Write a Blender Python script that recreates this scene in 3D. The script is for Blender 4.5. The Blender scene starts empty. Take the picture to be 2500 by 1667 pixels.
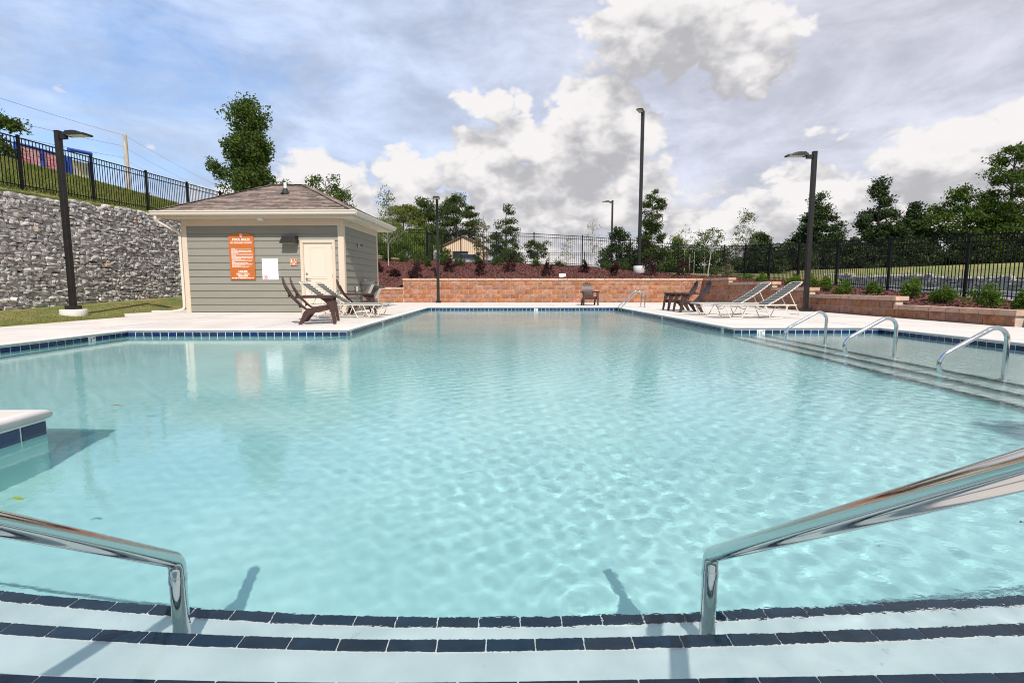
import bpy, math
from mathutils import Vector
scene=bpy.context.scene
R=math.radians
# ---------------------------------------------------------------- camera
cam=bpy.data.cameras.new('camera'); cam.sensor_width=36; cam.lens=36*1260/2500; cam.clip_start=.02; cam.clip_end=9000
camo=bpy.data.objects.new('camera',cam); scene.collection.objects.link(camo)
camo.location=(0,0,.78); camo.rotation_euler=(R(90)-math.atan(133.5/1260),0,R(-1.14)); scene.camera=camo
# ---------------------------------------------------------------- sun and sky
SUN=Vector((.20,-1,1.10)).normalized()
sun=bpy.data.lights.new('sun','SUN'); sun.energy=4.2; sun.angle=R(.53); sun.color=(1,.95,.88)
suno=bpy.data.objects.new('sun',sun); scene.collection.objects.link(suno)
suno.rotation_euler=SUN.to_track_quat('Z','Y').to_euler(); suno.location=(20,-60,60)
sun.cycles.is_caustics_light=True
scene.view_settings.view_transform='Standard'; scene.view_settings.look='None'
scene.view_settings.exposure=.35; scene.cycles.filter_width=1.05; scene.view_settings.gamma=1; scene.view_settings.use_curve_mapping=False
world=bpy.data.worlds.new('World'); scene.world=world; world.use_nodes=True
wt=world.node_tree
for n in list(wt.nodes): wt.nodes.remove(n)
def sock(nt,inp,v):
    if isinstance(v,bpy.types.NodeSocket): nt.links.new(v,inp)
    elif v is not None: inp.default_value=v
def M(nt,op,a,b=None,c=None,clamp=False):
    n=nt.nodes.new('ShaderNodeMath'); n.operation=op; n.use_clamp=clamp
    for i,v in enumerate((a,b,c)): sock(nt,n.inputs[i],v)
    return n.outputs[0]
def VM(nt,op,a,b=None,scale=None):
    n=nt.nodes.new('ShaderNodeVectorMath'); n.operation=op; sock(nt,n.inputs[0],a)
    if b is not None: sock(nt,n.inputs[1],b)
    if scale is not None: sock(nt,n.inputs['Scale'],scale)
    return n.outputs[0]
def NOISE(nt,vec,scale,detail=3,rough=.5,dist=0,lac=2):
    n=nt.nodes.new('ShaderNodeTexNoise'); sock(nt,n.inputs['Vector'],vec); n.inputs['Scale'].default_value=scale
    n.inputs['Detail'].default_value=detail; n.inputs['Roughness'].default_value=rough; n.inputs['Distortion'].default_value=dist; n.inputs['Lacunarity'].default_value=lac
    return n.outputs[0]
def STEP(nt,v,a,b,to0=0.,to1=1.):
    n=nt.nodes.new('ShaderNodeMapRange'); n.interpolation_type='SMOOTHSTEP'; sock(nt,n.inputs[0],v)
    for i,x in zip((1,2,3,4),(a,b,to0,to1)): n.inputs[i].default_value=x
    return n.outputs[0]
def MIX(nt,f,a,b):
    n=nt.nodes.new('ShaderNodeMix'); n.data_type='RGBA'; sock(nt,n.inputs[0],f)
    for i,v in((6,a),(7,b)): sock(nt,n.inputs[i],(*v,1) if isinstance(v,tuple) and len(v)==3 else v)
    return n.outputs[2]
def build_sky():
    nt=wt
    tc=nt.nodes.new('ShaderNodeTexCoord'); d=tc.outputs['Generated']
    sp=nt.nodes.new('ShaderNodeSeparateXYZ'); nt.links.new(d,sp.inputs[0])
    az=M(nt,'ARCTAN2',sp.outputs[0],sp.outputs[1]); el=M(nt,'ARCSINE',sp.outputs[2])
    # banks of cumulus: azimuth, elevation, half width, half height above and below its middle, weight
    banks=[(.315,.425,.21,.13,.10,1.7),(.43,.375,.13,.10,.09,1.4),(.22,.40,.12,.07,.06,1.2),
           (.165,.285,.13,.115,.13,1.7),(.03,.215,.17,.11,.12,1.6),(.265,.22,.085,.125,.13,1.5),(.11,.15,.27,.09,.09,1.4),(-.15,.18,.14,.10,.10,1.4),(-.33,.18,.14,.085,.10,1.4),(-.24,.115,.26,.07,.07,1.3),
           (.69,.175,.15,.085,.09,1.5),(.56,.14,.19,.085,.07,1.4),(.38,.09,.18,.055,.05,1.3),(-.05,.085,.12,.035,.03,1.0),(.22,.075,.13,.04,.03,1.0),(.62,.075,.15,.04,.03,1.0),(.80,.12,.12,.05,.04,1.1),(.80,.215,.08,.05,.05,1.1),(.56,.235,.08,.03,.03,.75),
           (.0,.325,.12,.06,.05,.95),
           (-.50,.13,.09,.055,.06,1.0),(-.669,.274,.034,.014,.012,.75),(-.634,.284,.016,.012,.012,.7),(-.579,.216,.020,.026,.02,.75),(1.5,.30,.30,.12,.10,1.2),(2.2,.22,.35,.12,.10,1.2),(-1.5,.2,.3,.1,.08,1.1),(-2.4,.26,.35,.12,.1,1.2)]
    def density(el,vec):
        B=None
        for a,e,rx,ru,rd,w in banks:
            if w<=0: continue
            u=M(nt,'MULTIPLY',M(nt,'SUBTRACT',az,a),1/rx); v=M(nt,'SUBTRACT',el,e)
            h=M(nt,'MAXIMUM',M(nt,'MULTIPLY',v,1/ru),M(nt,'MULTIPLY',v,-1/rd))
            r2=M(nt,'MULTIPLY_ADD',u,u,M(nt,'MULTIPLY',h,h))
            b=M(nt,'MULTIPLY_ADD',r2,-w,w)
            B=b if B is None else M(nt,'MAXIMUM',B,b)
        B=M(nt,'MAXIMUM',B,-1.2)
        n1=NOISE(nt,vec,6.5,7,.60,.0)
        vo=nt.nodes.new('ShaderNodeTexVoronoi'); vo.feature='F1'; vo.inputs['Scale'].default_value=15
        vo.inputs['Detail'].default_value=2; vo.inputs['Roughness'].default_value=.55
        wob=nt.nodes.new('ShaderNodeTexNoise'); nt.links.new(vec,wob.inputs['Vector']); wob.inputs['Scale'].default_value=22; wob.inputs['Detail'].default_value=4
        nt.links.new(VM(nt,'ADD',vec,VM(nt,'SCALE',VM(nt,'SUBTRACT',wob.outputs['Color'],(.5,.5,.5)),scale=.05)),vo.inputs['Vector'])
        puff=M(nt,'SUBTRACT',.42,vo.outputs['Distance'])
        dn=M(nt,'MULTIPLY_ADD',M(nt,'SUBTRACT',n1,.5),1.35,M(nt,'MULTIPLY',B,.95))
        return M(nt,'MULTIPLY_ADD',puff,.95,dn)
    vec=VM(nt,'MULTIPLY',d,(1,1,1.5))
    D0=density(el,vec)
    D1=density(M(nt,'ADD',el,.055),VM(nt,'ADD',vec,(.03,-.0,.08)))
    alpha=STEP(nt,D0,-.02,.34)
    # shade: thin tops bright, thick undersides grey
    lit=M(nt,'SUBTRACT',D0,D1)
    lit=STEP(nt,M(nt,'MULTIPLY_ADD',M(nt,'SUBTRACT',NOISE(nt,vec,9,6,.62),.5),1.0,lit),-.62,.86)
    thick=STEP(nt,D0,.45,1.6)
    lit2=M(nt,'MULTIPLY_ADD',thick,-.18,M(nt,'ADD',lit,.10),clamp=True)
    ccol=MIX(nt,lit2,(.365,.365,.39),(.735,.715,.71))
    # thin high veil, heavier towards the right of the view
    vv=VM(nt,'MULTIPLY',d,(1.3,1.0,4.0))
    n2=NOISE(nt,vv,2.6,7,.62,.6)
    ve=M(nt,'ADD',M(nt,'SUBTRACT',n2,.5),M(nt,'MULTIPLY',STEP(nt,az,-.92,.05),.42))
    veil=M(nt,'MULTIPLY',STEP(nt,ve,-.22,.30),.90)
    # low bank of cloud along the horizon
    n3=NOISE(nt,VM(nt,'MULTIPLY',d,(1,1,3.2)),5,8,.6,.2)
    lowd=M(nt,'ADD',M(nt,'SUBTRACT',n3,.5),STEP(nt,el,.02,.30,.42,-.36))
    low=M(nt,'MULTIPLY',STEP(nt,lowd,-.02,.25),STEP(nt,az,-1.0,-.35,.45,1.))
    lowc=MIX(nt,STEP(nt,M(nt,'MULTIPLY_ADD',M(nt,'SUBTRACT',NOISE(nt,VM(nt,'MULTIPLY',d,(1,1,2.2)),14,6,.6),.5),.5,n3),.40,.66),(.42,.43,.48),(.76,.715,.69))
    sk=nt.nodes.new('ShaderNodeTexSky'); sk.sky_type='NISHITA'; sk.sun_disc=False
    sk.sun_elevation=math.asin(SUN.z); sk.sun_rotation=math.atan2(SUN.x,SUN.y); sk.air_density=1.0; sk.dust_density=.6; sk.ozone_density=1.6
    K=1/.12
    def up(c): return VM(nt,'SCALE',c,scale=K)
    col=MIX(nt,veil,VM(nt,'MULTIPLY',sk.outputs[0],(1.0,1.14,1.30)),VM(nt,'SCALE',up(MIX(nt,STEP(nt,az,-.5,.6),(.47,.55,.71),(.545,.54,.60))),scale=STEP(nt,NOISE(nt,VM(nt,'MULTIPLY',d,(1,1,2.2)),5.5,6,.6,.3),.30,.72,.80,1.24)))
    col=MIX(nt,low,col,up(lowc)); col=MIX(nt,alpha,col,up(ccol))
    bg=nt.nodes.new('ShaderNodeBackground'); nt.links.new(col,bg.inputs[0]); bg.inputs[1].default_value=.12
    ow=nt.nodes.new('ShaderNodeOutputWorld'); nt.links.new(bg.outputs[0],ow.inputs[0])
build_sky()
world.cycles.sampling_method='MANUAL'; world.cycles.sample_map_resolution=512
# ================================================================ helpers
import numpy as np, random
from mathutils import Matrix
C=scene.collection
rnd=random.Random(7)
PI=math.pi
class MB:
    """collects faces for one mesh object"""
    def __init__(s): s.v=[]; s.f=[]; s.m=[]; s.sm=[]
    def add(s,vs,fs,m=0,smooth=False):
        o=len(s.v); s.v+=[tuple(v) for v in vs]
        for f in fs: s.f.append([i+o for i in f]); s.m.append(m); s.sm.append(smooth)
        return s
    def box(s,x0,x1,y0,y1,z0,z1,m=0):
        return s.add([(x,y,z) for z in(z0,z1) for y in(y0,y1) for x in(x0,x1)],[(0,2,3,1),(4,5,7,6),(0,1,5,4),(2,6,7,3),(0,4,6,2),(1,3,7,5)],m)
    def bev(s,x0,x1,y0,y1,z0,z1,b=.004,m=0):
        """box with chamfered edges"""
        c=Vector(((x0+x1)/2,(y0+y1)/2,(z0+z1)/2)); h=Vector((x1-x0,y1-y0,z1-z0))/2; b=min(b,min(h)*.8)
        bm=bmesh.new(); bmesh.ops.create_cube(bm,size=2)
        for v in bm.verts: v.co=Vector((v.co.x*h.x,v.co.y*h.y,v.co.z*h.z))+c
        bmesh.ops.bevel(bm,geom=bm.edges[:],offset=b,segments=1,affect='EDGES')
        bm.verts.index_update()
        s.add([v.co[:] for v in bm.verts],[[v.index for v in f.verts] for f in bm.faces],m); bm.free(); return s
    def bar(s,a,b,w,h,up=(0,0,1),m=0):
        """square bar from a to b"""
        a=Vector(a); b=Vector(b); d=(b-a).normalized(); up=Vector(up)
        sd=d.cross(up); sd=(sd if sd.length>1e-4 else d.cross(Vector((1,0,0)))).normalized(); u=sd.cross(d)
        vs=[]
        for p in(a,b):
            for i,j in((-1,-1),(1,-1),(1,1),(-1,1)): vs.append(p+sd*(i*w/2)+u*(j*h/2))
        return s.add(vs,[(3,2,1,0),(4,5,6,7),(0,1,5,4),(1,2,6,5),(2,3,7,6),(3,0,4,7)],m)
    def tube(s,pts,r,n=8,m=0,caps=True,smooth=True):
        pts=[Vector(p) for p in pts]; k=len(pts); rs=r if isinstance(r,(list,tuple)) else [r]*k
        t0=(pts[1]-pts[0]).normalized(); ref=Vector((0,0,1)) if abs(t0.z)<.9 else Vector((1,0,0))
        u=t0.cross(ref).normalized(); vs=[]; pt=t0
        for i,p in enumerate(pts):
            t=(pts[min(i+1,k-1)]-pts[max(i-1,0)]).normalized()
            q=pt.rotation_difference(t); u=(q@u); u=(u-t*u.dot(t)).normalized(); w=t.cross(u); pt=t
            for j in range(n):
                a=2*PI*j/n; vs.append(p+(u*math.cos(a)+w*math.sin(a))*rs[i])
        fs=[]
        for i in range(k-1):
            for j in range(n): fs.append((i*n+j,i*n+(j+1)%n,(i+1)*n+(j+1)%n,(i+1)*n+j))
        s.add(vs,fs,m,smooth)
        if caps: s.add([vs[j] for j in range(n)],[list(range(n))[::-1]],m); s.add([vs[(k-1)*n+j] for j in range(n)],[list(range(n))],m)
        return s
    def lathe(s,prof,c=(0,0,0),n=16,m=0,smooth=True):
        vs=[]; c=Vector(c)
        for r,z in prof:
            for j in range(n): a=2*PI*j/n; vs.append(c+Vector((r*math.cos(a),r*math.sin(a),z)))
        fs=[]
        for i in range(len(prof)-1):
            for j in range(n): fs.append((i*n+j,i*n+(j+1)%n,(i+1)*n+(j+1)%n,(i+1)*n+j))
        return s.add(vs,fs,m,smooth)
    def prism(s,poly,axis,a,b,m=0,smooth=False):
        """extrude a 2-D outline along an axis (0,1,2) from a to b"""
        def P(p,t):
            q=list(p); q.insert(axis,t); return q
        n=len(poly); vs=[P(p,a) for p in poly]+[P(p,b) for p in poly]
        s.add(vs,[(i,(i+1)%n,n+(i+1)%n,n+i) for i in range(n)],m,smooth)
        s.add(vs[:n],[list(range(n))[::-1]],m); s.add(vs[n:],[list(range(n))],m); return s
    def mesh(s,name,mats):
        me=bpy.data.meshes.new(name); me.from_pydata(s.v,[],s.f)
        for x in (mats if isinstance(mats,(list,tuple)) else [mats]): me.materials.append(x)
        me.polygons.foreach_set('material_index',s.m); me.polygons.foreach_set('use_smooth',s.sm)
        bm=bmesh.new(); bm.from_mesh(me); bmesh.ops.recalc_face_normals(bm,faces=bm.faces[:]); bm.to_mesh(me); bm.free()
        return me
    def build(s,name,mats,parent=None,**kw): return put(name,s.mesh(name,mats),parent,**kw)
import bmesh
def put(name,me,parent=None,loc=None,rot=None,scale=None,wet=False):
    o=bpy.data.objects.new(name,me); C.objects.link(o); o.parent=parent
    if loc is not None: o.location=loc
    if rot is not None: o.rotation_euler=rot
    if scale is not None: o.scale=scale
    if wet: o.cycles.is_caustics_receiver=True
    return o
def tag(o,label,cat,group=None):
    o['label']=label; o['category']=cat
    if group: o['group']=group
    return o
def thing(name,label,cat,loc=(0,0,0),rotz=0,group=None):
    o=bpy.data.objects.new(name,None); C.objects.link(o); o.location=loc; o.rotation_euler=(0,0,rotz); o.empty_display_size=.2
    return tag(o,label,cat,group)
def struct(o,label=None):
    o['kind']='structure'
    if label: o['label']=label
    return o
def stuff(o,label=None):
    o['kind']='stuff'
    if label: o['label']=label
    return o
def dup(root,loc,rotz,label,group=None):
    r=root.copy(); C.objects.link(r); r.location=loc; r.rotation_euler=(0,0,rotz); r['label']=label
    if group: r['group']=group
    for ch in list(root.children):
        c=ch.copy(); C.objects.link(c); c.parent=r
        for g in ch.children:
            d=g.copy(); C.objects.link(d); d.parent=c
    return r
def npmesh(name,V,F,mat,smooth=False):
    """mesh from numpy arrays, F is (n,k)"""
    V=np.asarray(V,np.float32); F=np.asarray(F,np.int32); k=F.shape[1]
    me=bpy.data.meshes.new(name); me.vertices.add(len(V)); me.vertices.foreach_set('co',V.ravel())
    me.loops.add(F.size); me.loops.foreach_set('vertex_index',F.ravel())
    me.polygons.add(len(F)); me.polygons.foreach_set('loop_start',np.arange(0,F.size,k,dtype=np.int32)); me.polygons.foreach_set('loop_total',np.full(len(F),k,np.int32))
    me.polygons.foreach_set('use_smooth',np.full(len(F),smooth)); me.update(calc_edges=True); me.materials.append(mat); return me
def fillet(pts,rs,n=7):
    """polyline with rounded corners"""
    pts=[Vector(p) for p in pts]; out=[pts[0]]
    for i in range(1,len(pts)-1):
        p=pts[i]; a=(pts[i-1]-p); b=(pts[i+1]-p); r=rs if not isinstance(rs,(list,tuple)) else rs[i-1]
        la,lb=a.length,b.length; a.normalize(); b.normalize(); ang=a.angle(b); t=min(r/math.tan(ang/2),la*.49,lb*.49); r=t*math.tan(ang/2)
        c=p+(a+b).normalized()*(r/math.sin(ang/2)); s=p+a*t-c; e=p+b*t-c; th=s.angle(e)
        for k in range(n+1):
            w=k/n; out.append(c+(s*math.sin((1-w)*th)+e*math.sin(w*th))/math.sin(th))
    out.append(pts[-1]); return out
def text(body,size,parent,loc,mat,align='CENTER',name='lettering',bold=.0,rot=(PI/2,0,0),sx=1,wet=False):
    cu=bpy.data.curves.new(name,'FONT'); cu.body=body; cu.size=size; cu.align_x=align; cu.align_y='CENTER'; cu.offset=bold; cu.extrude=.0008; cu.resolution_u=3
    cu.materials.append(mat); tmp=bpy.data.objects.new(name,cu); C.objects.link(tmp); dg=bpy.context.evaluated_depsgraph_get()
    me=bpy.data.meshes.new_from_object(tmp.evaluated_get(dg)); bpy.data.objects.remove(tmp); bpy.data.curves.remove(cu)
    o=bpy.data.objects.new(name,me); C.objects.link(o); o.parent=parent; o.location=loc; o.rotation_euler=rot; o.scale=(sx,1,1)
    if wet: o.cycles.is_caustics_receiver=True
    return o
def rebase(root,loc):
    """move a thing's Empty to its base without moving its parts"""
    loc=Vector(loc); root.location=loc
    for c in root.children: c.location=Vector(c.location)-loc
# ================================================================ materials
def material(name,c1,c2=None,scale=6,rough=.6,metal=0,bump=0,bscale=None,objvar=0,spec=.5,detail=4,coords='Object',stretch=(1,1,1),c3=None,c3scale=.7,c3range=(.5,.62),bdist=.01):
    m=bpy.data.materials.new(name); m.use_nodes=True; nt=m.node_tree; b=nt.nodes['Principled BSDF']
    b.inputs['Roughness'].default_value=rough; b.inputs['Metallic'].default_value=metal; b.inputs['Specular IOR Level'].default_value=spec
    col=(*c1,1)
    if c2 is None and not objvar and not bump: b.inputs['Base Color'].default_value=col; return m
    tc=nt.nodes.new('ShaderNodeTexCoord'); vec=tc.outputs[coords]
    if objvar or coords=='Object':
        oi=nt.nodes.new('ShaderNodeObjectInfo')
        vec=VM(nt,'ADD',VM(nt,'MULTIPLY',vec,stretch),VM(nt,'SCALE',(13.1,7.7,5.3),scale=oi.outputs['Random']))
    if c2 is not None:
        n=NOISE(nt,vec,scale,detail,.6); col=MIX(nt,STEP(nt,n,.32,.68),c1,c2)
    if c3 is not None: col=MIX(nt,STEP(nt,NOISE(nt,vec,c3scale,5,.62),*c3range),col,c3)
    if objvar:
        hs=nt.nodes.new('ShaderNodeHueSaturation'); sock(nt,hs.inputs['Color'],col)
        sock(nt,hs.inputs['Value'],M(nt,'MULTIPLY_ADD',oi.outputs['Random'],objvar*2,1-objvar))
        sock(nt,hs.inputs['Hue'],M(nt,'MULTIPLY_ADD',M(nt,'FRACT',M(nt,'MULTIPLY',oi.outputs['Random'],17.3)),.012,.494))
        sock(nt,hs.inputs['Saturation'],M(nt,'MULTIPLY_ADD',M(nt,'FRACT',M(nt,'MULTIPLY',oi.outputs['Random'],31.7)),.25,.88)); col=hs.outputs[0]
    sock(nt,b.inputs['Base Color'],col)
    if bump:
        bn=nt.nodes.new('ShaderNodeBump'); bn.inputs['Strength'].default_value=bump; bn.inputs['Distance'].default_value=bdist
        sock(nt,bn.inputs['Height'],NOISE(nt,vec,bscale or scale*4,6,.65)); nt.links.new(bn.outputs[0],b.inputs['Normal'])
    return m
def leafmat(name,c1,c2,scale=1.2,trans=.35,rough=.5):
    m=bpy.data.materials.new(name); m.use_nodes=True; nt=m.node_tree; b=nt.nodes['Principled BSDF']; out=nt.nodes['Material Output']
    tc=nt.nodes.new('ShaderNodeTexCoord'); oi=nt.nodes.new('ShaderNodeObjectInfo')
    vec=VM(nt,'ADD',tc.outputs['Object'],VM(nt,'SCALE',(9.1,17.7,5.3),scale=oi.outputs['Random']))
    col=MIX(nt,STEP(nt,NOISE(nt,vec,scale,4,.7),.3,.7),c1,c2)
    col=MIX(nt,STEP(nt,NOISE(nt,vec,scale*14,2,.6),.35,.65,0,.45),col,tuple(x*.55 for x in c1))
    sock(nt,b.inputs['Base Color'],col); b.inputs['Roughness'].default_value=rough; b.inputs['Specular IOR Level'].default_value=.16
    t=nt.nodes.new('ShaderNodeBsdfTranslucent'); sock(nt,t.inputs[0],VM(nt,'MULTIPLY',col,(1.3,1.5,.6)))
    mx=nt.nodes.new('ShaderNodeMixShader'); mx.inputs[0].default_value=trans
    nt.links.new(b.outputs[0],mx.inputs[1]); nt.links.new(t.outputs[0],mx.inputs[2]); nt.links.new(mx.outputs[0],out.inputs[0]); return m
mt={}
mt['concrete']=material('concrete',(.555,.505,.45),(.625,.572,.515),1.3,.85,bump=.25,bscale=60,detail=8,c3=(.48,.41,.34),c3scale=.35,c3range=(.52,.80),bdist=.004)
def stained(m):
    nt=m.node_tree; b=nt.nodes['Principled BSDF']; l=b.inputs['Base Color'].links[0]; src=l.from_socket
    tc=nt.nodes.new('ShaderNodeTexCoord'); p=tc.outputs['Object']
    a=STEP(nt,NOISE(nt,VM(nt,'MULTIPLY',p,(1,.45,1)),.9,7,.68,.6),.46,.76,0,.52); c=MIX(nt,a,src,(.42,.345,.275))
    s2=STEP(nt,NOISE(nt,p,5.5,8,.75),.62,.72,0,.30); c=MIX(nt,s2,c,(.36,.33,.30))
    s3=STEP(nt,NOISE(nt,VM(nt,'MULTIPLY',p,(3,90,1)),1.,3,.6),.35,.7,0,.10); c=MIX(nt,s3,c,(.40,.36,.32))
    sock(nt,b.inputs['Base Color'],c)
stained(mt['concrete'])
mt['coping']=material('coping_concrete',(.54,.505,.47),(.61,.575,.54),3,.8,bump=.3,bscale=90,detail=8,bdist=.004)
mt['plaster']=material('pool_plaster',(.320,.560,.552),(.385,.625,.615),1.1,.7,detail=8,c3=(.30,.52,.52),c3scale=2.6,c3range=(.55,.75),coords='Generated' if False else 'Object')  # water's depth tint put into plaster colour: aqua floor, paler steps and shelf
mt['step_plaster']=material('step_plaster',(.50,.565,.565),(.60,.655,.65),3.5,.7,detail=9,c3=(.36,.41,.41),c3scale=11,c3range=(.63,.74))
mt['ledge_plaster']=material('ledge_plaster',(.46,.54,.51),(.51,.58,.55),2.5,.7,detail=7)
mt['tile']=material('blue_tile',(.007,.020,.065),(.011,.032,.095),3,.15,objvar=.25)
mt['step_tile']=material('dark_tile',(.005,.016,.032),(.010,.028,.050),9,.5,objvar=.2,spec=.12)
mt['marker']=material('marker_tile',(.72,.72,.70),rough=.2)
mt['ink']=material('black_ink',(.01,.01,.011),rough=.5)
mt['grout']=material('pale_grout',(.74,.74,.72),(.80,.80,.78),8,.85)
mt['darkgroove']=material('joint_sealant',(.20,.18,.165),(.26,.235,.21),9,.9)
mt['steel']=material('polished_steel',(.62,.62,.61),rough=.09,metal=1)
def smudged(m,lo,hi):
    nt=m.node_tree; tc=nt.nodes.new('ShaderNodeTexCoord'); b=nt.nodes['Principled BSDF']
    sock(nt,b.inputs['Roughness'],STEP(nt,NOISE(nt,VM(nt,'MULTIPLY',tc.outputs['Object'],(1,1,1)),14,7,.7,.8),.35,.75,lo,hi))
smudged(mt['steel'],.06,.20)
mt['satin']=material('satin_steel',(.46,.45,.44),rough=.25,metal=1)
mt['bronze']=material('bronze_paint',(.012,.010,.010),(.016,.014,.013),6,.42,spec=.35)
mt['black']=material('black_powder_coat',(.004,.004,.005),rough=.5,spec=.18)
mt['lens']=material('lamp_lens',(.55,.52,.42),(.75,.72,.6),30,.2)
mt['siding']=material('grey_green_siding',(.205,.195,.158),(.222,.21,.172),2.2,.7,bump=.18,bscale=9,stretch=(.6,6,6),objvar=.04,bdist=.004)
mt['trim']=material('cream_trim',(.55,.45,.345),(.58,.475,.37),1.5,.55)
mt['gutter']=material('cream_gutter',(.60,.545,.46),rough=.4)
mt['soffit']=material('vinyl_soffit',(.66,.58,.48),rough=.6)
mt['door']=material('cream_door',(.61,.52,.42),(.63,.535,.435),1,.45)
mt['roofdeck']=material('roof_felt',(.05,.045,.042),rough=.9)
mt['shingle']=material('brown_shingle',(.148,.108,.088),(.225,.172,.142),7,.9,bump=.6,bscale=180,objvar=.42,detail=6,bdist=.004)
mt['white']=material('white_plastic',(.75,.75,.74),rough=.35)
mt['rubber']=material('black_rubber',(.012,.012,.012),rough=.6)
mt['sign']=material('orange_sign',(.42,.115,.025),(.45,.128,.030),2,.35)
mt['paint_white']=material('white_lettering',(.82,.78,.72),rough=.5)
mt['paper']=material('white_paper',(.78,.78,.79),rough=.5)
mt['magenta']=material('magenta_print',(.55,.03,.14),rough=.5)
mt['print']=material('grey_print',(.30,.28,.30),rough=.6)
mt['block']=material('split_face_block',(.270,.118,.060),(.365,.178,.105),9,.9,bump=1.0,bscale=28,objvar=.21,detail=7,bdist=.02,c3=(.20,.072,.042),c3scale=3,c3range=(.5,.7))
mt['cap']=material('cap_block',(.42,.26,.175),(.50,.34,.24),9,.9,bump=.8,bscale=28,objvar=.10,detail=7,bdist=.015)
mt['mortar']=material('pale_joint',(.42,.32,.25),(.50,.40,.32),20,.95)
mt['rock']=material('grey_fieldstone',(.28,.27,.265),(.57,.535,.505),5,.85,bump=1.,bscale=16,objvar=.30,detail=8,bdist=.03,c3=(.52,.40,.29),c3scale=1.6,c3range=(.56,.74))
mt['rockfill']=material('packed_earth',(.10,.085,.07),(.20,.15,.11),4,.95,bump=.5)
mt['mulch']=material('red_bark',(.055,.018,.015),(.13,.045,.036),9,.95,bump=1.,bscale=40,detail=8,bdist=.03)
mt['chip']=material('bark_chip',(.07,.022,.018),(.19,.07,.055),16,.9)
mt['grass']=material('turf',(.10,.125,.03),(.18,.18,.055),1.2,.9,detail=8,bump=.6,bscale=30,c3=(.26,.17,.075),c3scale=.9,c3range=(.50,.68))
mt['blade']=leafmat('grass_blade',(.15,.165,.032),(.27,.235,.075),1.3,.35)
mt['hillblade']=leafmat('hill_grass',(.135,.17,.03),(.25,.245,.075),1.,.35)
mt['field']=material('far_field',(.20,.20,.06),(.15,.17,.05),.15,.95)
mt['resin']=material('brown_resin',(.048,.021,.017),(.058,.027,.022),7,.45,spec=.35)
mt['frame']=material('cream_tube',(.66,.59,.49),rough=.35)
mt['strap']=material('grey_green_vinyl',(.15,.155,.14),rough=.45)
mt['strap_edge']=material('pale_vinyl',(.45,.44,.38),rough=.45)
mt['bark']=material('grey_bark',(.09,.072,.058),(.17,.14,.115),7,.95,bump=.8,bscale=30)
mt['palebark']=material('pale_bark',(.34,.31,.27),(.48,.45,.40),9,.9)
mt['wood']=material('weathered_pole',(.38,.33,.28),(.48,.42,.36),4,.9)
mt['tan']=material('tan_steel_sheet',(.60,.45,.32),rough=.5)
mt['tanroof']=material('brown_roof_sheet',(.22,.13,.09),rough=.5)
mt['dark']=material('painted_interior_shade',(.012,.013,.014),rough=.9)
mt['asphalt']=material('asphalt',(.10,.10,.10),(.13,.13,.128),5,.9)
mt['pear']=leafmat('pear_leaf',(.052,.090,.019),(.115,.160,.036),1.5)
mt['pine']=leafmat('pine_needle',(.035,.060,.014),(.085,.110,.026),1.2,.25)
mt['pinelight']=leafmat('light_pine_needle',(.11,.14,.030),(.17,.19,.045),1.2,.3)
mt['cedar']=leafmat('cedar_spray',(.026,.046,.015),(.066,.092,.028),1.,.2)
mt['broad']=leafmat('broad_leaf',(.048,.085,.015),(.112,.155,.032),.9)
mt['bright']=leafmat('bright_leaf',(.11,.17,.028),(.19,.24,.050),1.2)
mt['silver']=leafmat('young_leaf',(.13,.15,.075),(.20,.21,.12),2)
mt['twig']=leafmat('sparse_leaf',(.16,.145,.085),(.22,.19,.12),2)
mt['shrub']=leafmat('shrub_leaf',(.050,.105,.012),(.150,.215,.030),5)
mt['darkshrub']=leafmat('dark_shrub_leaf',(.045,.075,.020),(.085,.12,.030),5)
mt['burgundy']=leafmat('burgundy_leaf',(.030,.012,.014),(.075,.026,.026),6,.3)
# ================================================================ ground
def lerp(a,b,t): return a+(b-a)*min(max(t,0),1)
def fence_foot(X): return float(np.interp(X,[-9,-6,-2.8,2,4.6,7.5,10.3,12.9],[2.35,2.33,2.21,2.07,1.93,1.72,1.46,1.40]))
def right_ground(Y): return .30+.036*max(Y-14,-6)
def wall_top_right(Y): return 1.13+.031*(Y-19.8)
def far_ground(X,Y):
    z0=float(np.interp(X,[-30,-16,-11,-9,-6,-2.8,2,4.6,7.5,10.3,12.9,20,21,30,60],[5.9,5.2,3.0,2.35,2.33,2.21,2.07,1.93,1.72,1.46,1.40,1.35,1.7,2.2,2.6]))
    z1=float(np.interp(X,[-40,-16,-11,-8.5,-6,0,10,60],[6.2,5.4,4.1,3.3,2.8,2.55,2.2,2.3]))
    return lerp(z0,z1,(Y-30)/15)
def ground_z(X,Y):
    if X<=-13.25:
        z=lerp(3.36+.034*min(max(Y-14,-6),14),5.9,(-13.3-X)/6.6)
        if X<-20: z=5.9-min(.02*(-20-X),2)
        return lerp(z,far_ground(X,Y),(Y-28)/14)
    if Y>=29.9: return lerp(far_ground(X,Y),right_ground(30),0 if X<14 else 1) if (Y<31 and X>20) else far_ground(X,Y)
    if X<-9.72:
        t=(-10.9-X)/2.1; return lerp(-.03,.18+.031*(Y-13.6) if Y>8 else .0,t) if Y<25 else lerp(.4,2.3,(Y-25)/5)
    if X<12.86: return -2.6
    if X<20.3: return right_ground(Y)
    return wall_top_right(Y)+min((X-20.3)*.05,.8)
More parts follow.
